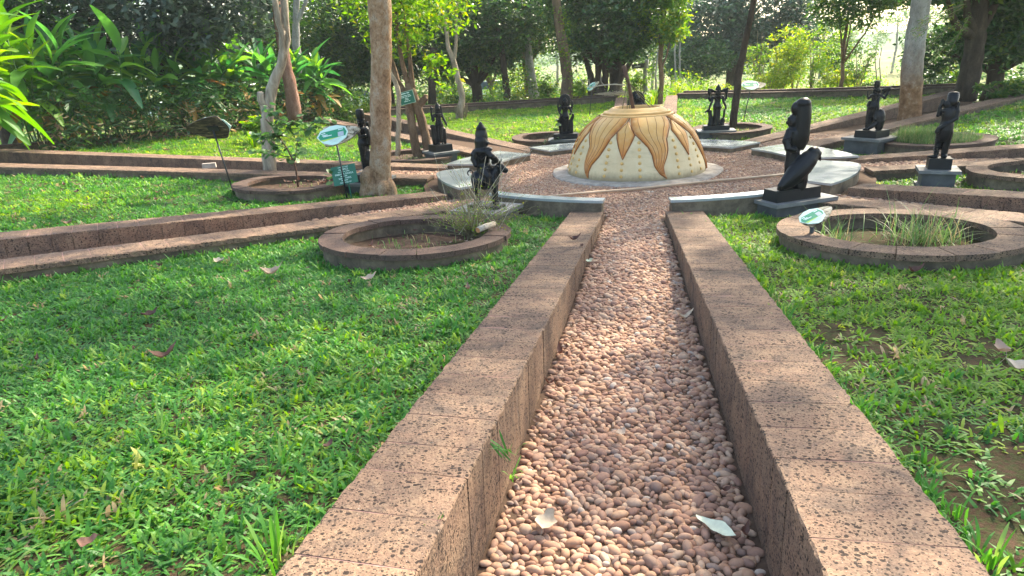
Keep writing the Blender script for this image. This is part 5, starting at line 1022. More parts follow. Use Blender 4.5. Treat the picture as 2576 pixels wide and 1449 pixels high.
def ginger(x, y, label, canes, h_, matn, lean=(0, 0), sc=1.0, nleaf=8):
    z = ground_z(x, y) if math.hypot(x - CX, y - CY) > R_RING else gz(x, y); root = empty('broad_leaved_plant', (x, y, z), label, 'plant', 'broad leaved plants of the left hedge'); sb = MB()
    for c in range(canes):
        a = random.uniform(0, 2 * PI); d0 = random.uniform(0, .35); b0 = Vector((x + d0 * math.cos(a), y + d0 * math.sin(a), z)); H = h_ * random.uniform(.7, 1.05); ln = Vector((lean[0] + random.uniform(-.25, .25), lean[1] + random.uniform(-.25, .25), 0)) * H
        top = b0 + ln + Vector((0, 0, H)); mid = b0 + ln * .35 + Vector((0, 0, H * .55)); sb.tube([b0, mid, top], [.02, .016, .01], 6)
        az = random.uniform(0, 2 * PI)
        for k in range(nleaf):
            q = 1 - .62 * (k / nleaf) ** 1.1; p_ = (b0.lerp(mid, q * 2) if q < .5 else mid.lerp(top, q * 2 - 1)); az += 2.5 + random.uniform(-.5, .5)
            pitch = R(80 - 95 * (k / nleaf) ** .8 + random.uniform(-12, 12)); Mx = Matrix.Rotation(az, 3, 'Z') @ Matrix.Rotation(-pitch, 3, 'Y') @ Matrix.Rotation(random.uniform(-.5, .5), 3, 'X')
            s_ = sc * random.uniform(.75, 1.15); mt = 'heliconia_old' if (k > nleaf * .72 and random.random() < (.12 if 'bright' in matn else .45)) else matn
            inst('leaf', random.choice(BLD[mt]), p_, parent=root, mat=Mx @ Matrix.Diagonal((s_, s_, s_)))
    sb.obj('stems', 'leaf_stem', root, smooth=True)
plain('leaf_stem', (.06, .13, .03), .5, .3)
GP = [((-10.9, 13.6), 5, 2.9, 'heliconia_bright', 1.15, 'nearest bright yellow green broad leaved clump, at the left edge'), ((-12.1, 14.7), 5, 3.1, 'heliconia_bright', 1.15, 'tall bright broad leaved clump at the left edge of the hedge'), ((-11.8, 16.4), 5, 2.7, 'heliconia_bright', 1.05, 'second bright clump of the broad leaved hedge'),
 ((-11.5, 17.4), 5, 2.6, 'heliconia', 1.05, 'green broad leaved clump under the grey green tree'), ((-10.9, 18.3), 5, 2.6, 'heliconia', 1.0, 'tall upright leaved clump in the middle of the hedge'), ((-10.3, 19.2), 5, 2.5, 'heliconia', 1.0, 'broad leaved clump right of the upright leaved one'), ((-9.7, 20.1), 5, 2.3, 'heliconia', 1.0, 'dark broad leaved clump in the hedge behind the first sign'),
 ((-9.2, 20.9), 5, 2.5, 'heliconia', 1.05, 'clump with one tall pointed leaf in the hedge'), ((-8.6, 21.7), 5, 2.3, 'heliconia', 1.0, 'drooping blue green clump in the hedge'), ((-8.0, 22.5), 5, 2.1, 'heliconia', .95, 'broad leaved clump left of the dead grey trunk'), ((-7.2, 23.0), 5, 2.1, 'heliconia', .95, 'broad leaved clump behind the reddish trunk'), ((-6.6, 23.7), 4, 1.9, 'heliconia', .95, 'last broad leaved clump, right of the reddish trunk'),
 ((-12.6, 17.8), 4, 2.9, 'heliconia', 1.1, 'back row broad leaved clump at far left'), ((-11.4, 19.6), 4, 2.8, 'heliconia', 1.05, 'back row broad leaved clump behind the middle of the hedge')]
for (x, y), c, h_, m, sc, lb in GP: ginger(x, y, lb, c + 2, h_, m, sc=sc * 1.1, nleaf=8)
# dry understory below the hedge
P_ = np.array([((lambda t: (-11.4 + 5.0 * t + RNG.normal() * .25, 16.1 + 7.6 * t + RNG.normal() * .25, 0))(RNG.random())) for _ in range(5200)]); P_[:, 2] = [ground_z(a, b) + RNG.random() * 1.5 for a, b in P_[:, :2]]
o = leaves('undergrowth', P_[:3900], .24, 'leaf_dark', kind='stuff', aspect=.25); o['label'] = 'dark undergrowth of leaves under the broad leaved hedge'
o = leaves('dry_undergrowth', P_[3900:] * (1, 1, .7), .2, 'leaf_dry', kind='stuff', aspect=.2); o['label'] = 'dry hanging leaves under the broad leaved hedge'
# ================================================================== PLANTS IN PLANTERS
# sapling
sp = empty('sapling', (-3.45, 10.45, PL['B'][1] - .1), 'thin leafy sapling with round leaves in the dark planter', 'sapling'); b = MB(); SD = 10.45; tips = []
stems_ = [[(750, 470), (745, 430), (738, 405), (720, 370), (702, 345), (695, 325), (668, 300)], [(740, 412), (744, 385), (748, 355), (752, 328)], [(722, 372), (690, 362), (672, 345), (640, 340)], [(735, 400), (700, 388), (665, 378), (640, 380)], [(702, 345), (680, 335), (655, 345)], [(695, 325), (705, 300), (690, 280), (668, 262)], [(752, 330), (775, 322), (800, 300), (830, 298)], [(705, 300), (740, 310), (770, 305), (800, 320)], [(700, 345), (730, 320), (745, 300)]]
for L in stems_:
    P_ = [at(u, v, SD + .08 * math.sin(i * 1.7 + len(L))) for i, (u, v) in enumerate(L)]; r_ = .017 if L[0][1] > 460 else .007
    b.tube(P_, [r_ * (1 - .6 * i / len(P_)) for i in range(len(P_))], 6)
    for i in range(len(P_) - 1):
        for t in (.2, .6, 1.0):
            if L[0][1] > 460 and i < 3: continue
            tips.append(P_[i].lerp(P_[i + 1], t))
b.obj('stem', 'pole_wood', sp, smooth=True)
def round_leaf(r, i, matn='sapling_leaf'):
    vs = [(0, 0, 0)]; n = 10
    for k in range(n): t = 2 * PI * k / n; vs.append((r + r * math.cos(t) * (1.05 if k else 1.25), r * .85 * math.sin(t), .12 * r * math.sin(2 * t + i) + .1 * abs(math.sin(t)) * r))
    me = bpy.data.meshes.new('leaf'); me.from_pydata(vs[1:] + [(r, 0, -.05 * r)], [], [(k, (k + 1) % n, n) for k in range(n)]); me.materials.append(MAT[matn]); return me
RL = [round_leaf(.034 + .006 * i, i) for i in range(4)]
def put_leaf(q, par, meshes=RL, s_=1.0, droop=.9):
    Mx = Matrix.Rotation(random.uniform(0, 2 * PI), 3, 'Z') @ Matrix.Rotation(random.uniform(-.2, droop), 3, 'Y') @ Matrix.Rotation(random.uniform(-.7, .7), 3, 'X'); k = s_ * random.uniform(.7, 1.2); inst('leaf', random.choice(meshes), q, parent=par, mat=Mx @ Matrix.Diagonal((k, k, k)))
for q in tips:
    for _ in range(3): put_leaf(q + Vector((random.uniform(-.07, .07), random.uniform(-.06, .06), random.uniform(-.05, .05))), sp, s_=1.25)
# second small sapling leaf cluster by the green board
sp2 = empty('seedling', (-2.72, 10.1, .1), 'leafy seedling beside the green ALLSPICE board', 'seedling'); b = MB(); b.tube([(-2.66, 10.1, .1), (-2.74, 10.08, .35), (-2.85, 10.06, .5)], .006, 5); b.obj('stem', 'pole_wood', sp2)
for q in ((-2.85, 10.06, .5), (-2.9, 10.05, .42), (-2.8, 10.06, .38), (-2.78, 10.07, .3), (-2.84, 10.06, .46)): put_leaf(Vector(q), sp2, s_=1.5)
# round leaved seedling near haloed statue, and one in shrub planter
for lb, c, ls, s_ in (('round leaved seedling left of the haloed statue', Vector((.95, 15.6, PL['4'][1] - .1)), [(1395, 305), (1410, 312), (1390, 352), (1370, 358), (1402, 345), (1405, 325)], 1.6), ('small green vine leaves on the shrub planter rim', Vector((-.27, 6.6, .3)), [(1213, 560), (1222, 552), (1237, 557), (1216, 570), (1224, 582), (1236, 568)], .85)):
    Y = c.y; r_ = empty('seedling', tuple(c), lb, 'seedling'); b = MB(); T_ = [at(u, v, Y) for u, v in ls]
    for q in T_: b.tube([c, (c + q) / 2 + Vector((.02, 0, .02)), q], .004, 4); put_leaf(q, r_, s_=s_ * 1.2, droop=.5)
    b.obj('stem', 'twig', r_)
# dry twiggy shrub
ds = empty('dry_shrub', (-.40, 6.62, PL['A'][1] - .15), 'dry twiggy shrub with tiny leaves in front of the bull statue', 'shrub'); b = MB(); lp = []
B0 = Vector((-.40, 6.62, PL['A'][1] - .16))
for i in range(150):
    a = random.uniform(0, 2 * PI); sp_ = random.uniform(.05, 1.0) ** .8; H = (random.uniform(.22, .62) if i % 5 else random.uniform(.6, .95)) * (1.1 - .4 * sp_); d = Vector((math.cos(a) * .72 * sp_ + .04, math.sin(a) * .55 * sp_ + .05, 0)); P_ = [B0 + Vector((random.uniform(-.06, .06), random.uniform(-.06, .06), 0))]
    for k in range(1, 6): q = k / 5; P_.append(B0 + d * (q ** 1.2) + Vector((random.uniform(-.02, .02), random.uniform(-.02, .02), H * (q - .18 * q * q))))
    b.cur = 0; b.tube(P_, [.0042, .0036, .003, .0025, .002, .0014], 4, closed=False)
    for k in range(2, 6):
        for _ in range(3 if k < 5 else 1): lp.append(P_[k] + Vector((random.uniform(-.03, .03), random.uniform(-.03, .03), random.uniform(-.03, .03))))
        if random.random() < .5: e = Vector((random.uniform(-.12, .12), random.uniform(-.1, .1), random.uniform(.0, .14))); b.tube([P_[k], P_[k] + e], .0015, 4, closed=False)
b.obj('twigs', 'twig', ds); leaves('tiny_leaves', np.array([tuple(q) for q in lp]), .024, 'leaf_bright', ds)
b = MB()
for i in range(16):
    a = random.uniform(0, 2 * PI); b.tube([B0 + Vector((random.uniform(-.2, .4), random.uniform(-.2, .2), .1)), B0 + Vector((random.uniform(-.5, .7) , random.uniform(-.4, .4), random.uniform(.4, .95)))], .002, 4)
b.obj('pale_twigs', 'twig_pale', ds)
# long weedy grass in planters
def blades(name, pts, L, W, mat_, parent=None, kind=None, lean=.55, label=None):
    n = len(pts); P_ = np.asarray(pts); a = RNG.uniform(0, 2 * PI, n); l = L * RNG.uniform(.45, 1.15, n); t = RNG.uniform(.1, 1, n) * lean * 2; dx = np.stack([np.cos(a), np.sin(a), 0 * a], 1); sx_ = np.stack([-np.sin(a), np.cos(a), 0 * a], 1); K = 6; v = np.empty((n, K, 2, 3))
    for k in range(K):
        q = k / (K - 1); c = P_ + dx * (l * t * q ** 2)[:, None] * .8; c[:, 2] += l * (q - .42 * t * q ** 2.2); ww = (W * (1 - q ** 2) + .0006); v[:, k, 0] = c - sx_ * ww; v[:, k, 1] = c + sx_ * ww
    idx = np.arange(n * K * 2).reshape(n, K, 2); q = np.stack([idx[:, :-1, 0], idx[:, :-1, 1], idx[:, 1:, 1], idx[:, 1:, 0]], -1).reshape(-1, 4); base = tuple(wloc(parent)) if parent is not None else (0, 0, 0)
    me = np_mesh(name, v.reshape(-1, 3), q, mat_, np.repeat(RNG.random(n), K - 1), loc=base); o = bpy.data.objects.new(name, me); COL.objects.link(o); o.parent = parent
    if kind: o['kind'] = kind
    if label: o['label'] = label
    return o
leafmat('weed_blade', [(0, (.05, .12, .03)), (.5, (.10, .20, .06)), (.8, (.16, .25, .09)), (.92, (.34, .28, .14)), (1, (.42, .34, .2))], .35, .5)
leafmat('dry_blade', [(0, (.16, .12, .05)), (.5, (.28, .21, .10)), (1, (.40, .32, .18))], .3, .6)
def disk_pts(cx, cy, z, s_, n): return np.stack([RNG.normal(cx, s_, n), RNG.normal(cy, s_, n), np.full(n, z)], 1)
zR = PL['R'][1] - .27
for lb, cx, cy, s_, n, L in (('left tuft of long weeds in the large planter', 3.08, 5.62, .07, 75, .42), ('big right tuft of long weeds in the large planter', 3.90, 5.62, .17, 260, .46), ('low weeds between the tufts in the large planter', 3.5, 5.45, .22, 170, .14)):
    r_ = empty('weed_tuft', (cx, cy, zR), lb, 'weeds', 'weed tufts in the large planter'); blades('arching_blades', disk_pts(cx, cy, zR, s_ * 1.2, n // 6), L * 1.45, .0036, 'weed_blade', r_, lean=.7); blades('green_blades', disk_pts(cx, cy, zR, s_, n), L, .0042, 'weed_blade', r_); blades('dry_blades', disk_pts(cx + .03, cy, zR, s_ * .8, n // 3), L * .7, .003, 'dry_blade', r_)
z7 = PL['7'][1] - .05; pp = []
for _ in range(5200):
    a = RNG.uniform(0, 2 * PI); q = math.sqrt(RNG.random()) * .72; pp.append((8.14 + q * math.cos(a), 11.92 + q * math.sin(a), z7))
r_ = empty('fine_grass_tuft', (8.14, 11.92, z7), 'fine light green grass filling a round planter at right', 'grass tuft'); pp = np.array(pp); blades('fine_blades', pp, .19, .0022, 'weed_blade', r_, lean=.5)
pk = pp[((pp[:, 0] - 7.85) ** 2 + (pp[:, 1] - 12.0) ** 2) < .12]; blades('fine_blades_tall', np.concatenate([pk, pk + .01]), .30, .0022, 'weed_blade', r_, lean=.4)
for key, n in (('A', 130), ('8', 160), ('5', 260), ('2', 160), ('4', 40), ('B', 40)):
    cx, cy = {'A': (-1.05, 6.3), '8': (7.2, 8.2), '5': (6.0, 16.1), '2': (-2.0, 14.2), '4': (1.2, 16.5), 'B': (-3.5, 10.4)}[key]; zz_ = PL[key][1] - {'A': .16, '8': .14, '5': .11, '2': .09, '4': .15, 'B': .11}[key]
    r_ = empty('weed_tuft', (cx, cy, zz_), {'A': 'small weeds on the soil of the shrub planter', '8': 'small weeds in the planter at the right edge', '5': 'short grass in the planter of the slim dark trunk', '2': 'few weeds in the planter by the twin trunks', '4': 'few weeds in the seedling planter', 'B': 'tiny weeds in the sapling planter'}[key], 'weeds', 'small weeds in the planters'); blades('blades', disk_pts(cx, cy, zz_, .3, n), .09, .004, 'weed_blade', r_)
# dry palm fronds by the wall
dfz = at(1525, 242, 26.9); r_ = empty('dry_fronds', tuple(dfz), 'pale dry fronds lying on the back wall left of the dome', 'fronds'); b = MB()
for i in range(26): u = random.uniform(1490, 1560); b.tube([at(u, 238 + random.uniform(-4, 4), 26.9), at(u + random.uniform(20, 40), 236 + random.uniform(-10, 6), 26.8)], .012, 4)
b.obj('fronds', 'leaf_tan', r_)
# ================================================================== CARS, FENCE (far)
def car(x, y, rz, label):
    z = -.85 if y > 38 else ground_z(x, y); z = ground_z(x, y); root = empty('parked_car', (x, y, z), label, 'car', 'cars parked behind the garden'); Rz = Matrix.Rotation(rz, 3, 'Z'); O = Vector((x, y, z))
    def fin(b, nm, m_, par=root, sm=False): b.v = [tuple(Rz @ Vector(q) + O) for q in b.v]; return b.obj(nm, m_, par, smooth=sm)
    side = [(-2.1, .32), (-2.12, .75), (-1.9, .92), (-1.35, .98), (1.0, .95), (1.75, .86), (2.05, .7), (2.1, .35)]
    def ext(poly, w0, w1):
        b = MB(); n = len(poly); b.add([(px, -w0, pz) for px, pz in poly] + [(px, w0, pz) for px, pz in poly], [tuple(range(n - 1, -1, -1)), tuple(range(n, 2 * n))] + [(i, (i + 1) % n, n + (i + 1) % n, n + i) for i in range(n)]); return b
    fin(ext(side, .85, .85), 'body', 'car_paint'); b = MB(); lo = [(-1.75, .94), (1.15, .93)]; hi = [(-1.2, 1.42), (.35, 1.44)]
    b.add([(lo[0][0], -.78, lo[0][1]), (lo[1][0], -.78, lo[1][1]), (lo[1][0], .78, lo[1][1]), (lo[0][0], .78, lo[0][1]), (hi[0][0], -.6, hi[0][1]), (hi[1][0], -.6, hi[1][1]), (hi[1][0], .6, hi[1][1]), (hi[0][0], .6, hi[0][1])], [(3, 2, 1, 0), (0, 1, 5, 4), (1, 2, 6, 5), (2, 3, 7, 6), (3, 0, 4, 7)]); fin(b, 'windows', 'car_glass')
    b = MB(); b.box((-.42, 0, 1.435), (1.5, 1.22, .05)); fin(b, 'roof', 'car_paint')
    for wx in (-1.35, 1.35):
        for wy in (-.8, .8):
            b = MB(); b.tube([(wx, wy - .1, .32), (wx, wy + .1, .32)], .32, 18); o = fin(b, 'wheel', 'rubber'); b = MB(); b.tube([(wx, wy - .108, .32), (wx, wy + .108, .32)], .19, 12); fin(b, 'rim', 'metal_rim', o)
    for wy in (-.6, .6): b = MB(); b.box((2.06, wy, .68), (.08, .34, .14)); fin(b, 'headlight', 'sign_white')
    return root
q = at(1235, 246, 44); car(q.x, q.y, R(172), 'white car parked behind the boundary wall, left of the grey trunk')
q = at(900, 254, 42); car(q.x, q.y, R(14), 'white car behind the yellow topped hedge, left of the big trunk')
q = at(452, 262, 40); car(q.x, q.y, R(10), 'white car glimpsed through the broad leaved hedge')
fr = empty('rail_fence', tuple(at(1100, 250, 38)), 'thin green rail fence behind the hedges at back left', 'fence'); A_, B_ = at(780, 262, 36), at(1350, 238, 38); A_.z = ground_z(A_.x, A_.y); B_.z = ground_z(B_.x, B_.y)
for h_ in (.35, .7, 1.05): MB().tube([A_ + Vector((0, 0, h_)), B_ + Vector((0, 0, h_))], .02, 6).obj('rail', 'fence_green', fr)
for i in range(9): q = A_.lerp(B_, i / 8); MB().tube([q, q + Vector((0, 0, 1.15))], .03, 6).obj('post', 'fence_green', fr)
def mass(name, label, m, f, leaf, mat_, aspect=.45):
    P_ = np.array([f() for _ in range(m)]); P_ = P_[np.array([math.hypot(q[0] - CX, q[1] - CY) > R_RING + 1.2 for q in P_])]
    P_ = (P_[:, None, :] + RNG.normal(size=(len(P_), 22, 3)) * np.array((.32, .3, .22)) * leaf / .16).reshape(-1, 3); o = leaves(name, P_, leaf, mat_, kind='stuff', aspect=aspect); o['label'] = label
def under(u0, u1, Y0, Y1, h_):
    def f():
        u, Y = random.uniform(u0, u1), random.uniform(Y0, Y1); q = at(u, 200, Y); return (q.x, q.y, ground_z(q.x, q.y) + random.random() ** 1.4 * h_ * (.6 + .5 * math.sin(u * .03)))
    return f
mass('undergrowth', 'low bushes and weeds between the trunks behind the left walls', 800, under(820, 1440, 28, 40, 1.9), .16, 'leaf_mid')
mass('undergrowth', 'light green bushes between the trunks left of the dome', 420, under(1100, 1480, 30, 44, 2.2), .16, 'leaf_bright')
mass('undergrowth', 'bushes filling the view behind the broad leaved hedge', 500, under(-60, 860, 28, 38, 2.6), .2, 'leaf_mid')
mass('undergrowth', 'sunlit weeds behind the back wall right of the dome', 700, under(1640, 2240, 28, 40, 1.2), .13, 'leaf_bright')
mass('undergrowth', 'yellow weeds behind the back wall', 240, under(1700, 2330, 27, 31, .7), .12, 'leaf_yellow')
mass('undergrowth', 'dark weeds under the right back trees', 260, under(2330, 2640, 21, 26, .9), .15, 'leaf_dark')
mass('undergrowth', 'low scrub under the round leaved tree', 200, under(1440, 1640, 28, 31, .7), .14, 'leaf_bright')
mass('far_woods', 'far off mass of trees behind the left half of the garden', 620, under(-200, 1260, 52, 66, 5.5), .34, 'leaf_mid')
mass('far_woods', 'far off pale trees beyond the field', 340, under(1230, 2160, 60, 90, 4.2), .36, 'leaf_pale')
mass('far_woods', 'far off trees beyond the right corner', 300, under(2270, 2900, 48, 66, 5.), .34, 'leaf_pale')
# distant hills
def hill(u, v):
    a = R(-70) + R(140) * u; r = 260 + 120 * v; h_ = (9 + 5 * math.sin(u * 9) + 4 * math.sin(u * 23 + 1)) * math.sin(PI * min(1, v * .5 + .0)) * 1.2; return (r * math.sin(a), r * math.cos(a), -1.2 + h_)
plain('hill_green', (.07, .11, .05), .95, .1, .35, .05, 0); o = grid_obj('hills', hill, 60, 6, 'hill_green')
leafmat('grass_face', [(0, (.05, .17, .03)), (.6, (.09, .25, .04)), (1, (.20, .32, .08))], .4, .45)
# ================================================================== PEBBLES
def pebble_mesh(i):
    rnd = random.Random(100 + i); bm = bmesh.new(); bmesh.ops.create_icosphere(bm, subdivisions=2, radius=.5); ph = [rnd.uniform(0, 6) for _ in range(6)]
    ax = (rnd.uniform(1.1, 1.55), rnd.uniform(.72, .92), rnd.uniform(.62, .85))
    for v in bm.verts:
        c = v.co; k = 1 + .07 * math.sin(3 * c.x + ph[0]) + .06 * math.sin(4 * c.y + ph[1]) + .05 * math.sin(5 * c.z + ph[2] + 3 * c.x); v.co = Vector((c.x * ax[0] * k * (1 + .25 * c.y * math.sin(ph[3])), c.y * ax[1] * k, c.z * ax[2] * k))
    me = bpy.data.meshes.new('pebble'); bm.to_mesh(me); bm.free(); me.polygons.foreach_set('use_smooth', [True] * len(me.polygons)); return me
PM = [pebble_mesh(i) for i in range(10)]; PM2 = []
for m_ in PM: c = m_.copy(); c.materials.append(MAT['pebble_inst']); PM2.append(source(c, 'pebble_source')); m_.materials.append(MAT['pebble_part'])
def hexgrid(x0, x1, y0, y1, d, jit):
    ys = np.arange(y0, y1, d * .8); out = []
    for i, y in enumerate(ys):
        xs = np.arange(x0 + (i % 2) * d * .5, x1, d); out.append(np.stack([xs, np.full(len(xs), y)], 1))
    P_ = np.concatenate(out); return P_ + RNG.uniform(-jit, jit, P_.shape) * d
pts = []; siz = []
a0 = ang(0); 
# middle path, in its own frame: o across, r along
q = hexgrid(-.62, .62, 3.3, 9.6, .0365, .25)
for o_, r_ in q:
    s_ = 1 if o_ > 0 else -1
    if abs(o_) > half(0, s_, r_) - .022: continue
    x, y = wpt(0, s_, abs(o_) - half(0, s_, r_), r_); pts.append((x, y, floor_z(0, r_))); siz.append(.041 if r_ > 3.9 else .036)
q = hexgrid(CX - 3.5, CX + 3.5, CY - 3.5, CY + 3.6, .036, .27)
for x, y in q:
    r_ = math.hypot(x - CX, y - CY)
    if r_ < 1.47 or r_ > 3.5 or not seen(x, y, 0, .2): continue
    if r_ > 3.28:
        o_, rr_ = (x - CX) * math.cos(a0) + (y - CY) * math.sin(a0), (x - CX) * math.sin(a0) - (y - CY) * math.cos(a0)
        if abs(o_) < .37 and rr_ > 0: continue
    pts.append((x, y, plaza_z(x, y))); siz.append(.033)
for k in (1, 7, 2, 6, 3):
    q = hexgrid(-.7, .7, 3.5, 9 if k in (1, 7) else 6, .045, .27)
    for o_, r_ in q:
        s_ = 1 if o_ > 0 else -1
        if abs(o_) > half(k, s_, r_) - .02: continue
        x, y = wpt(k, s_, abs(o_) - half(k, s_, r_), r_)
        if seen(x, y, .1, .03): pts.append((x, y, floor_z(k, r_))); siz.append(.044)
pts = np.array(pts); siz = np.array(siz); n = len(pts); siz = siz * RNG.choice([.5, .78, .95, 1.1, 1.4], n, p=[.12, .2, .33, .25, .1]) * RNG.uniform(.9, 1.1, n)
siz *= .99; rot = np.stack([RNG.uniform(-.35, .35, n), RNG.uniform(-.35, .35, n), RNG.normal(0, .8, n) + PHI0], 1); pts[:, 2] += siz * RNG.uniform(.04, .2, n); rnd_ = RNG.random(n)
d_ = np.hypot(pts[:, 0], pts[:, 1]); vis = np.array([seen(*p_, 0.0) for p_ in pts]); order = np.argsort(np.where(vis, d_, 1e9)); big = order[:300]; rest = np.setdiff1d(np.arange(n), big)
for i in big: inst('pebble', PM[RNG.integers(0, 10)], pts[i], tuple(rot[i]), (siz[i],) * 3, parent=path)
gn_scatter('pebbles', pts[rest], rot[rest], siz[rest], rnd_[rest], PM2, 'pebble_inst', None, 'tan and brown rounded pebbles paving the path and plaza')
# ================================================================== GRASS
def tuft_mesh(i, n, L, W, flat, curl=1.0):
    rnd = random.Random(500 + i); vs = []; fs = []
    for b_ in range(n):
        a = rnd.uniform(0, 2 * PI); l = L * rnd.uniform(.55, 1.15); d0 = rnd.uniform(0, .03); ax = Vector((math.cos(a), math.sin(a), 0)); sx_ = Vector((-math.sin(a), math.cos(a), 0)); fl = flat * rnd.uniform(.5, 1.2); b0 = Vector((rnd.uniform(-.035, .035), rnd.uniform(-.035, .035), -.004)); o_ = len(vs)
        for k in range(4):
            q = k / 3; c = b0 + ax * (l * q * min(1, fl)) + Vector((0, 0, l * (q * (1.15 - fl * .75) - .35 * curl * q * q))); ww = W * .5 * (.65, 1, .8, .06)[k] * rnd.uniform(.85, 1.1); vs += [c - sx_ * ww, c + sx_ * ww]
        fs += [(o_ + k * 2, o_ + k * 2 + 1, o_ + k * 2 + 3, o_ + k * 2 + 2) for k in range(3)]
    me = bpy.data.meshes.new('grass_tuft'); me.from_pydata(vs, [], fs); return me
def tuft_sources(mat_, specs):
    out = []
    for i, sp_ in enumerate(specs): me = tuft_mesh(i, *sp_); me.materials.append(MAT[mat_]); out.append(source(me, 'grass_source'))
    return out
SPEC = [(11, .055, .0085, .85), (12, .048, .0075, .95), (10, .065, .009, .75), (13, .045, .0065, .9), (9, .075, .009, .6), (12, .05, .0095, 1.0)]
TG = {'grass': tuft_sources('grass', SPEC), 'grass_sun_tint': tuft_sources('grass_sun_tint', SPEC)}
def vnoise(x, y, f, ph): return (np.sin(x * f + ph + 1.7 * np.sin(y * f * .8 + ph * 2)) * np.sin(y * f * 1.1 - ph + 1.3 * np.sin(x * f * .7 + ph)))
DENS = {7: [(0, 4, 800), (4, 7, 520), (7, 12, 330)], 0: [(0, 4, 620), (4, 7, 480), (7, 12, 330)]}
for s in range(8):
    allp = []; bound = [(0, 9, 480), (9, 14, 240), (14, 40, 130)] if s not in (0, 7) else [(0, 4, 780 if s == 7 else 560), (4, 7, 560), (7, 12, 380), (12, 40, 200)]
    A_ = []
    rr_ = 3.5; dr = .5
    while rr_ < R_RING - .2:
        p0 = lawn_pt(s, 0, rr_ + .25); p1 = lawn_pt(s, 1, rr_ + .25); wdt = math.dist(p0[:2], p1[:2]); nn_ = int(wdt * dr * 900)
        r__ = rr_ + RNG.random(nn_) * dr; t = RNG.random(nn_)
        a_ = np.array([lawn_pt(s, 0, rr_) , lawn_pt(s, 1, rr_), lawn_pt(s, 0, rr_ + dr), lawn_pt(s, 1, rr_ + dr)]); f = ((r__ - rr_) / dr)[:, None]; L_ = a_[0] * (1 - f) + a_[2] * f; Rr_ = a_[1] * (1 - f) + a_[3] * f; P_ = L_ * (1 - t[:, None]) + Rr_ * t[:, None]
        P_[:, 2] = [gz(*q) for q in P_[:, :2]] if nn_ < 20000 else P_[:, 2]
        # keep clear of the walls
        edge = np.minimum(t, 1 - t) * wdt; keep = edge > .235; A_.append(P_[keep]); rr_ += dr
    P_ = np.concatenate(A_); keep = np.array([seen(*q, .42) for q in P_]); P_ = P_[keep]; d_ = np.hypot(P_[:, 0], P_[:, 1]); pr_ = np.zeros(len(P_)); 
    for a, b_, dn in bound: pr_[(d_ >= a) & (d_ < b_)] = dn / 900
    nz = vnoise(P_[:, 0], P_[:, 1], 1.9, s) * .5 + vnoise(P_[:, 0], P_[:, 1], 5.1, s + 2) * .35 + vnoise(P_[:, 0], P_[:, 1], 11., s + 5) * .25
    bare = .36 if s == 0 else .8; pr_ = pr_ * np.where(nz > bare, .25, 1)
    if s == 0: pr_ *= np.where((d_ < 4.2) & (nz > .12), .4, 1)
    k_ = RNG.random(len(P_)) < pr_; P_ = P_[k_]; nz = nz[k_]; d_ = d_[k_]
    ok = np.ones(len(P_), dtype=bool)
    for (x, y, ro) in ((-.973, 6.385, .97), (3.60, 5.585, 1.0), (-3.60, 10.55, .9), (5.76, 16.18, .95), (1.15, 16.6, .92), (8.14, 11.92, .92), (7.32, 8.30, .92), (-2.05, 14.3, .92)): ok &= np.hypot(P_[:, 0] - x, P_[:, 1] - y) > ro
    for st_ in STAT: ok &= np.hypot(P_[:, 0] - st_[2][0], P_[:, 1] - st_[2][1]) > .27
    P_ = P_[ok]; nz = nz[ok]; d_ = d_[ok]
    ok = np.hypot(P_[:, 0] - CX, P_[:, 1] - CY) > 3.72; P_ = P_[ok]; nz = nz[ok]; d_ = d_[ok]; n = len(P_)
    if n == 0: continue
    rot = np.stack([RNG.normal(0, .12, n), RNG.normal(0, .12, n), RNG.uniform(0, 2 * PI, n)], 1); scl = RNG.uniform(.7, 1.25, n) * (1 + .25 * nz) * np.where(d_ > 14, 1.45, np.where(d_ > 9, 1.2, 1)) * 1.45
    rnd_ = np.clip(RNG.beta(2, 2.4, n) + .12 * nz, 0, 1); rnd_[RNG.random(n) < .02] = 1.0
    sunny = {0: .92, 3: .5, 4: .8, 5: .75, 2: .45, 1: .5, 7: .0, 6: .1}[s]; sm_ = (vnoise(P_[:, 0], P_[:, 1], .8, s + 9) * .5 + .5 + RNG.normal(0, .16, n)) < sunny  # share of tufts per lawn that get the painted sunlit tint
    if s == 7: sm_ = RNG.random(n) < np.clip((4.6 - d_) / 3.4, 0, .55) * (.7 + .5 * vnoise(P_[:, 0], P_[:, 1], 1.3, 4))  # front left lawn: painted sunlit tint fades out with distance
    for nm, mk in (('grass', ~sm_), ('grass_sun_tint', sm_)):
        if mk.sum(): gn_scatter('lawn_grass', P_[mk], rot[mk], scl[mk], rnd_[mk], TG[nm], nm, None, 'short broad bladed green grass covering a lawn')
# taller tufts along walls and planters
TT = tuft_sources('grass', [(12, .16, .010, .5), (10, .2, .011, .42), (9, .13, .012, .6)]); pp = []
for (x, y, ro) in ((-.973, 6.385, 1.02), (3.60, 5.585, 1.06), (-3.60, 10.55, .96)):
    for i in range(46): a = RNG.uniform(0, 2 * PI); q = ro + abs(RNG.normal()) * .05; pp.append((x + q * math.cos(a), y + q * math.sin(a)))
for k, s_, n_ in ((0, -1, 30), (0, 1, 130), (7, 1, 46), (1, -1, 30), (6, 1, 26), (1, 1, 20)):
    for i in range(n_): r_ = RNG.uniform(3.8, 10.5); pp.append(wpt(k, s_, wid(k, s_) + abs(RNG.normal()) * .035 + .03, r_))
for i in range(30): pp.append(polar(3.86 + RNG.random() * .15, RNG.uniform(9, 24)))
for i in range(30): pp.append(polar(3.86 + RNG.random() * .15, RNG.uniform(336, 352)))
for i in range(90): pp.append((RNG.uniform(-4, 0), RNG.uniform(1.5, 6)))
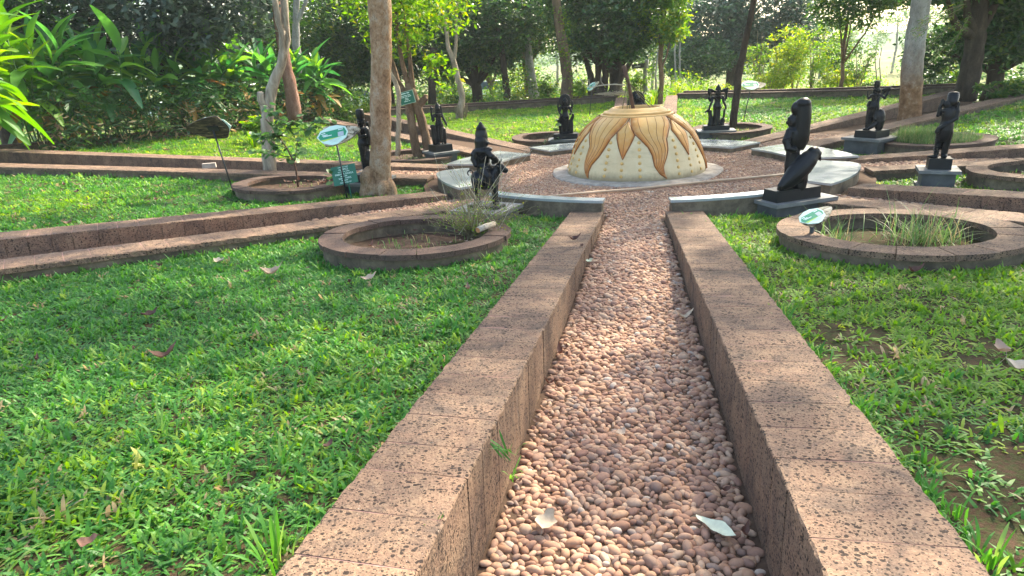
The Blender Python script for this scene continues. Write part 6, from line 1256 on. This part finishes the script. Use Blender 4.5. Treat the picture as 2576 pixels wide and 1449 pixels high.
pp = np.array([(x, y, gz(x, y)) for x, y in pp]); ok = np.array([min(math.hypot(p_[0] - x, p_[1] - y) - ro for x, y, ro in ((-.973, 6.385, .99), (3.60, 5.585, 1.03), (-3.60, 10.55, .93))) > 0 for p_ in pp]); pp = pp[ok]; n = len(pp)
gn_scatter('tall_grass', pp, np.stack([RNG.normal(0, .2, n), RNG.normal(0, .2, n), RNG.uniform(0, 6.28, n)], 1), RNG.uniform(.45, 1.0, n), RNG.beta(2, 2, n), TT, 'grass', None, 'longer grass tufts along the walls and planters')
# ================================================================== FALLEN LEAVES
def dry_leaf_mesh(i, L, W, curl, jag=.15):
    rnd = random.Random(900 + i); n = 13; vs = []; fs = []; ph = [rnd.uniform(0, 6) for _ in range(5)]
    for k in range(n):
        q = k / (n - 1); x = L * (q - .5); z0 = .008 + curl * (q - .45) ** 2 * L * 2.4; bend = .12 * L * math.sin(PI * q) * math.sin(ph[0])
        for j, e in enumerate((-1, -.5, 0, .5, 1)):
            w_ = W * .5 * (math.sin(PI * (.02 + .97 * q)) ** .8) * (1 + jag * math.sin(q * 9 + ph[1] + (2 if e > 0 else 0)) + jag * .5 * math.sin(q * 17 + ph[2]))
            vs.append((x, e * w_ + bend, z0 + curl * abs(e) ** 1.5 * w_ * (1.3 if e > 0 else .8) + .0025 * math.sin(q * 14 + e * 3 + ph[3]) + (.001 if e == 0 else 0)))
    for k in range(n - 1):
        for j in range(4): fs.append((k * 5 + j, k * 5 + j + 1, k * 5 + j + 6, k * 5 + j + 5))
    o_ = len(vs); vs += [(-L * .5, -.001, .01 + curl * L * .4), (-L * .5, .001, .01 + curl * L * .4), (-L * .66, .0015, .006), (-L * .66, -.0005, .006)]; fs.append((o_, o_ + 1, o_ + 2, o_ + 3))
    me = bpy.data.meshes.new('leaf_blade'); me.from_pydata(vs, [], fs); me.polygons.foreach_set('use_smooth', [True] * len(fs)); return me
FL = [dry_leaf_mesh(i, *a) for i, a in enumerate(((.10, .055, .5), (.12, .05, .8), (.08, .06, .6), (.14, .045, .9), (.07, .045, .4)))]
for m_ in FL: m_.materials.append(MAT['fallen_leaf'])
def fleaf(x, y, z, rz, me, label, sc=1.0, group=None, mat_=None, tx=0):
    if mat_: me = me.copy(); me.materials.clear(); me.materials.append(MAT[mat_])
    o = inst('fallen_leaf', me, (x, y, z), (tx, random.uniform(-.15, .15), rz), (sc,) * 3); tag(o, label, 'leaf', group); return o
def onlevel(u, v, z):
    d_ = at(u, v, 5) - Vector((0, 0, CAMZ)); t = (z - CAMZ) / d_.z; return Vector((0, 0, CAMZ)) + d_ * t
q = onlevel(1800, 1345, .10); fleaf(q.x, q.y, q.z + .012, R(-58), dry_leaf_mesh(40, .20, .065, .22, .22), 'long pale greenish white leaf lying on the pebbles', mat_='leaf_white')
q = onlevel(1380, 1325, .10); fleaf(q.x, q.y, q.z + .012, R(60), dry_leaf_mesh(41, .11, .08, .4, .25), 'tan triangular dry leaf on the pebbles at lower left of the path', mat_='leaf_tan')
for u, v, z, rz, i, sc, lb, mt in ((1483, 662, .10, 20, 2, .9, 'pale leaf on pebbles by the left path wall, nearest the plaza', 'leaf_white'), (1722, 805, .10, 10, 3, .9, 'curled pale leaf against the right path wall', 'leaf_tan'), (1560, 1095, .12, 40, 0, .7, 'pink brown dry leaf half way down the path', None), (1410, 890, .10, 100, 1, .8, 'dark curled leaf at the foot of the left path wall', None),
 (1445, 608, .20, 20, 1, 1.1, 'dark curled leaf on top of the left path wall', None), (1462, 622, .20, 60, 4, .8, 'small red leaf on top of the left path wall', None), (930, 706, .3, 20, 0, 1.35, 'brown curled leaf on the lawn below the shrub planter', None), (685, 695, .35, 15, 1, 1.6, 'large brown rolled leaf on the front left lawn', None), (552, 664, .35, -10, 2, 1.4, 'pale pink leaf on the lawn, left of the rolled leaf', 'leaf_tan'), (378, 797, .42, 50, 0, 1.2, 'grey folded leaf on the left lawn', None),
 (228, 1370, .52, 10, 4, 1.0, 'dark brown leaf on the lawn at the lower left', None), (2515, 890, .35, 70, 0, 1.3, 'grey brown leaf on the grass at the right edge', None), (2560, 938, .35, -20, 1, 1.2, 'pale curled leaf on the grass at the right edge', 'leaf_tan'), (2300, 690, .25, 10, 1, 1.1, 'brown leaf in the grass below the weedy planter', None), (415, 905, .45, 30, 3, 1.1, 'dark curled leaf in the middle of the left lawn', None), (2480, 640, .1, 0, 1, .9, 'pale curled leaf beside the bull statue', 'leaf_white')):
    if 'bull statue' in lb: q = onlevel(1262, 496, .03)
    else:
        q = onlevel(u, v, z)
        if z > .14 or 'rolled' in lb: 
            for _ in range(4): q = onlevel(u, v, (zt(q.x, q.y) if 'wall' in lb else gz(q.x, q.y) + .035))
    fleaf(q.x, q.y, q.z + .006, R(rz), FL[i], lb, sc, mat_=mt)
for u, v, z, n_, L_, lb in ((690, 1400, .53, 22, .16, 'broad bladed grass clump beside the left path wall, at the bottom'), (700, 1180, .45, 14, .13, 'grass clump in the middle of the left lawn'), (395, 1100, .46, 16, .17, 'tall wispy grass clump on the lower left lawn'), (2110, 985, .33, 14, .14, 'grass clump leaning over the right path wall'), (2330, 1190, .42, 16, .13, 'grass clump on bare soil at lower right'), (2500, 1400, .5, 14, .14, 'grass clump at the bottom right corner')):
    q = onlevel(u, v, z); spiky(lb, q.x, q.y, n_, L_, 'grass_face', zb=q.z - .03, w_=.0065, group='single grass clumps')
for i in range(46):      # small leaves nothing tells apart
    x, y = random.uniform(-6.5, .2), random.uniform(2.2, 9.2)
    s_, t_ = sector_of(x, y)
    if s_ != 7 or not seen(x, y, .3, 0) or math.hypot(x + .973, y - 6.385) < 1.05 or t_ < .06 or t_ > .94 : continue
    fleaf(x, y, gz(x, y) + .035, random.uniform(0, 6), FL[random.randrange(5)], 'small dry leaf lying in the grass of the front left lawn', random.uniform(.4, .75), 'small dry leaves on the front left lawn')
for i in range(70):
    x, y = random.uniform(-9, 9), random.uniform(8, 24); s_, t_ = sector_of(x, y); r_ = math.hypot(x - CX, y - CY)
    if s_ not in (4, 5, 6) or not seen(x, y, .2, 0) or r_ < 4.3 or r_ > 14 or t_ < .08 or t_ > .92: continue
    fleaf(x, y, gz(x, y) + .03, random.uniform(0, 6), FL[random.randrange(5)], 'small dry leaf lying on the back lawns left of the dome', random.uniform(.7, 1.2), 'small dry leaves on the back lawns')
for i in range(26):
    r_ = random.uniform(4.5, 9.5); s_ = random.choice((-1, 1)); h_ = half(0, s_, r_); x, y = wpt(0, s_, -random.uniform(.03, .14), r_)
    fleaf(x, y, floor_z(0, r_) + .03, random.uniform(0, 6), FL[random.randrange(5)], 'small curled leaf in the gutter of the pebble path', random.uniform(.3, .6), 'small leaves along the path edges')
for i in range(20):
    a = random.uniform(0, 6.28); q = random.random() ** .5 * .6; x, y = -.973 + q * math.cos(a), 6.385 + q * math.sin(a); fleaf(x, y, PL['A'][1] - .14, random.uniform(0, 6), FL[random.randrange(5)], 'dry leaf on the soil of the shrub planter', random.uniform(.4, .8), 'dry leaves in the shrub planter')
for i in range(26):
    a = random.uniform(.3, 2.6); q = random.uniform(.4, .66); x, y = -3.6 + q * math.cos(a), 10.55 + q * math.sin(a); fleaf(x, y, PL['B'][1] - .09, random.uniform(0, 6), FL[random.randrange(5)], 'dry leaf in the sapling planter', random.uniform(.5, .9), 'dry leaves in the sapling planter')
# ================================================================== HAZE
hm = bpy.data.materials.new('haze'); hm.use_nodes = True; t_ = hm.node_tree; t_.nodes.clear(); vo = t_.nodes.new('ShaderNodeVolumePrincipled'); ho = t_.nodes.new('ShaderNodeOutputMaterial')
vo.inputs['Color'].default_value = (.86, .95, .93, 1); vo.inputs['Density'].default_value = .0007; vo.inputs['Anisotropy'].default_value = .2; t_.links.new(vo.outputs[0], ho.inputs['Volume'])
MAT['haze'] = hm; b = MB(); b.box((0, 230, 9), (900, 560, 24)); hz = b.obj('haze', 'haze', None); hz['kind'] = 'stuff'; hz['label'] = 'thin pale haze in the far distance'
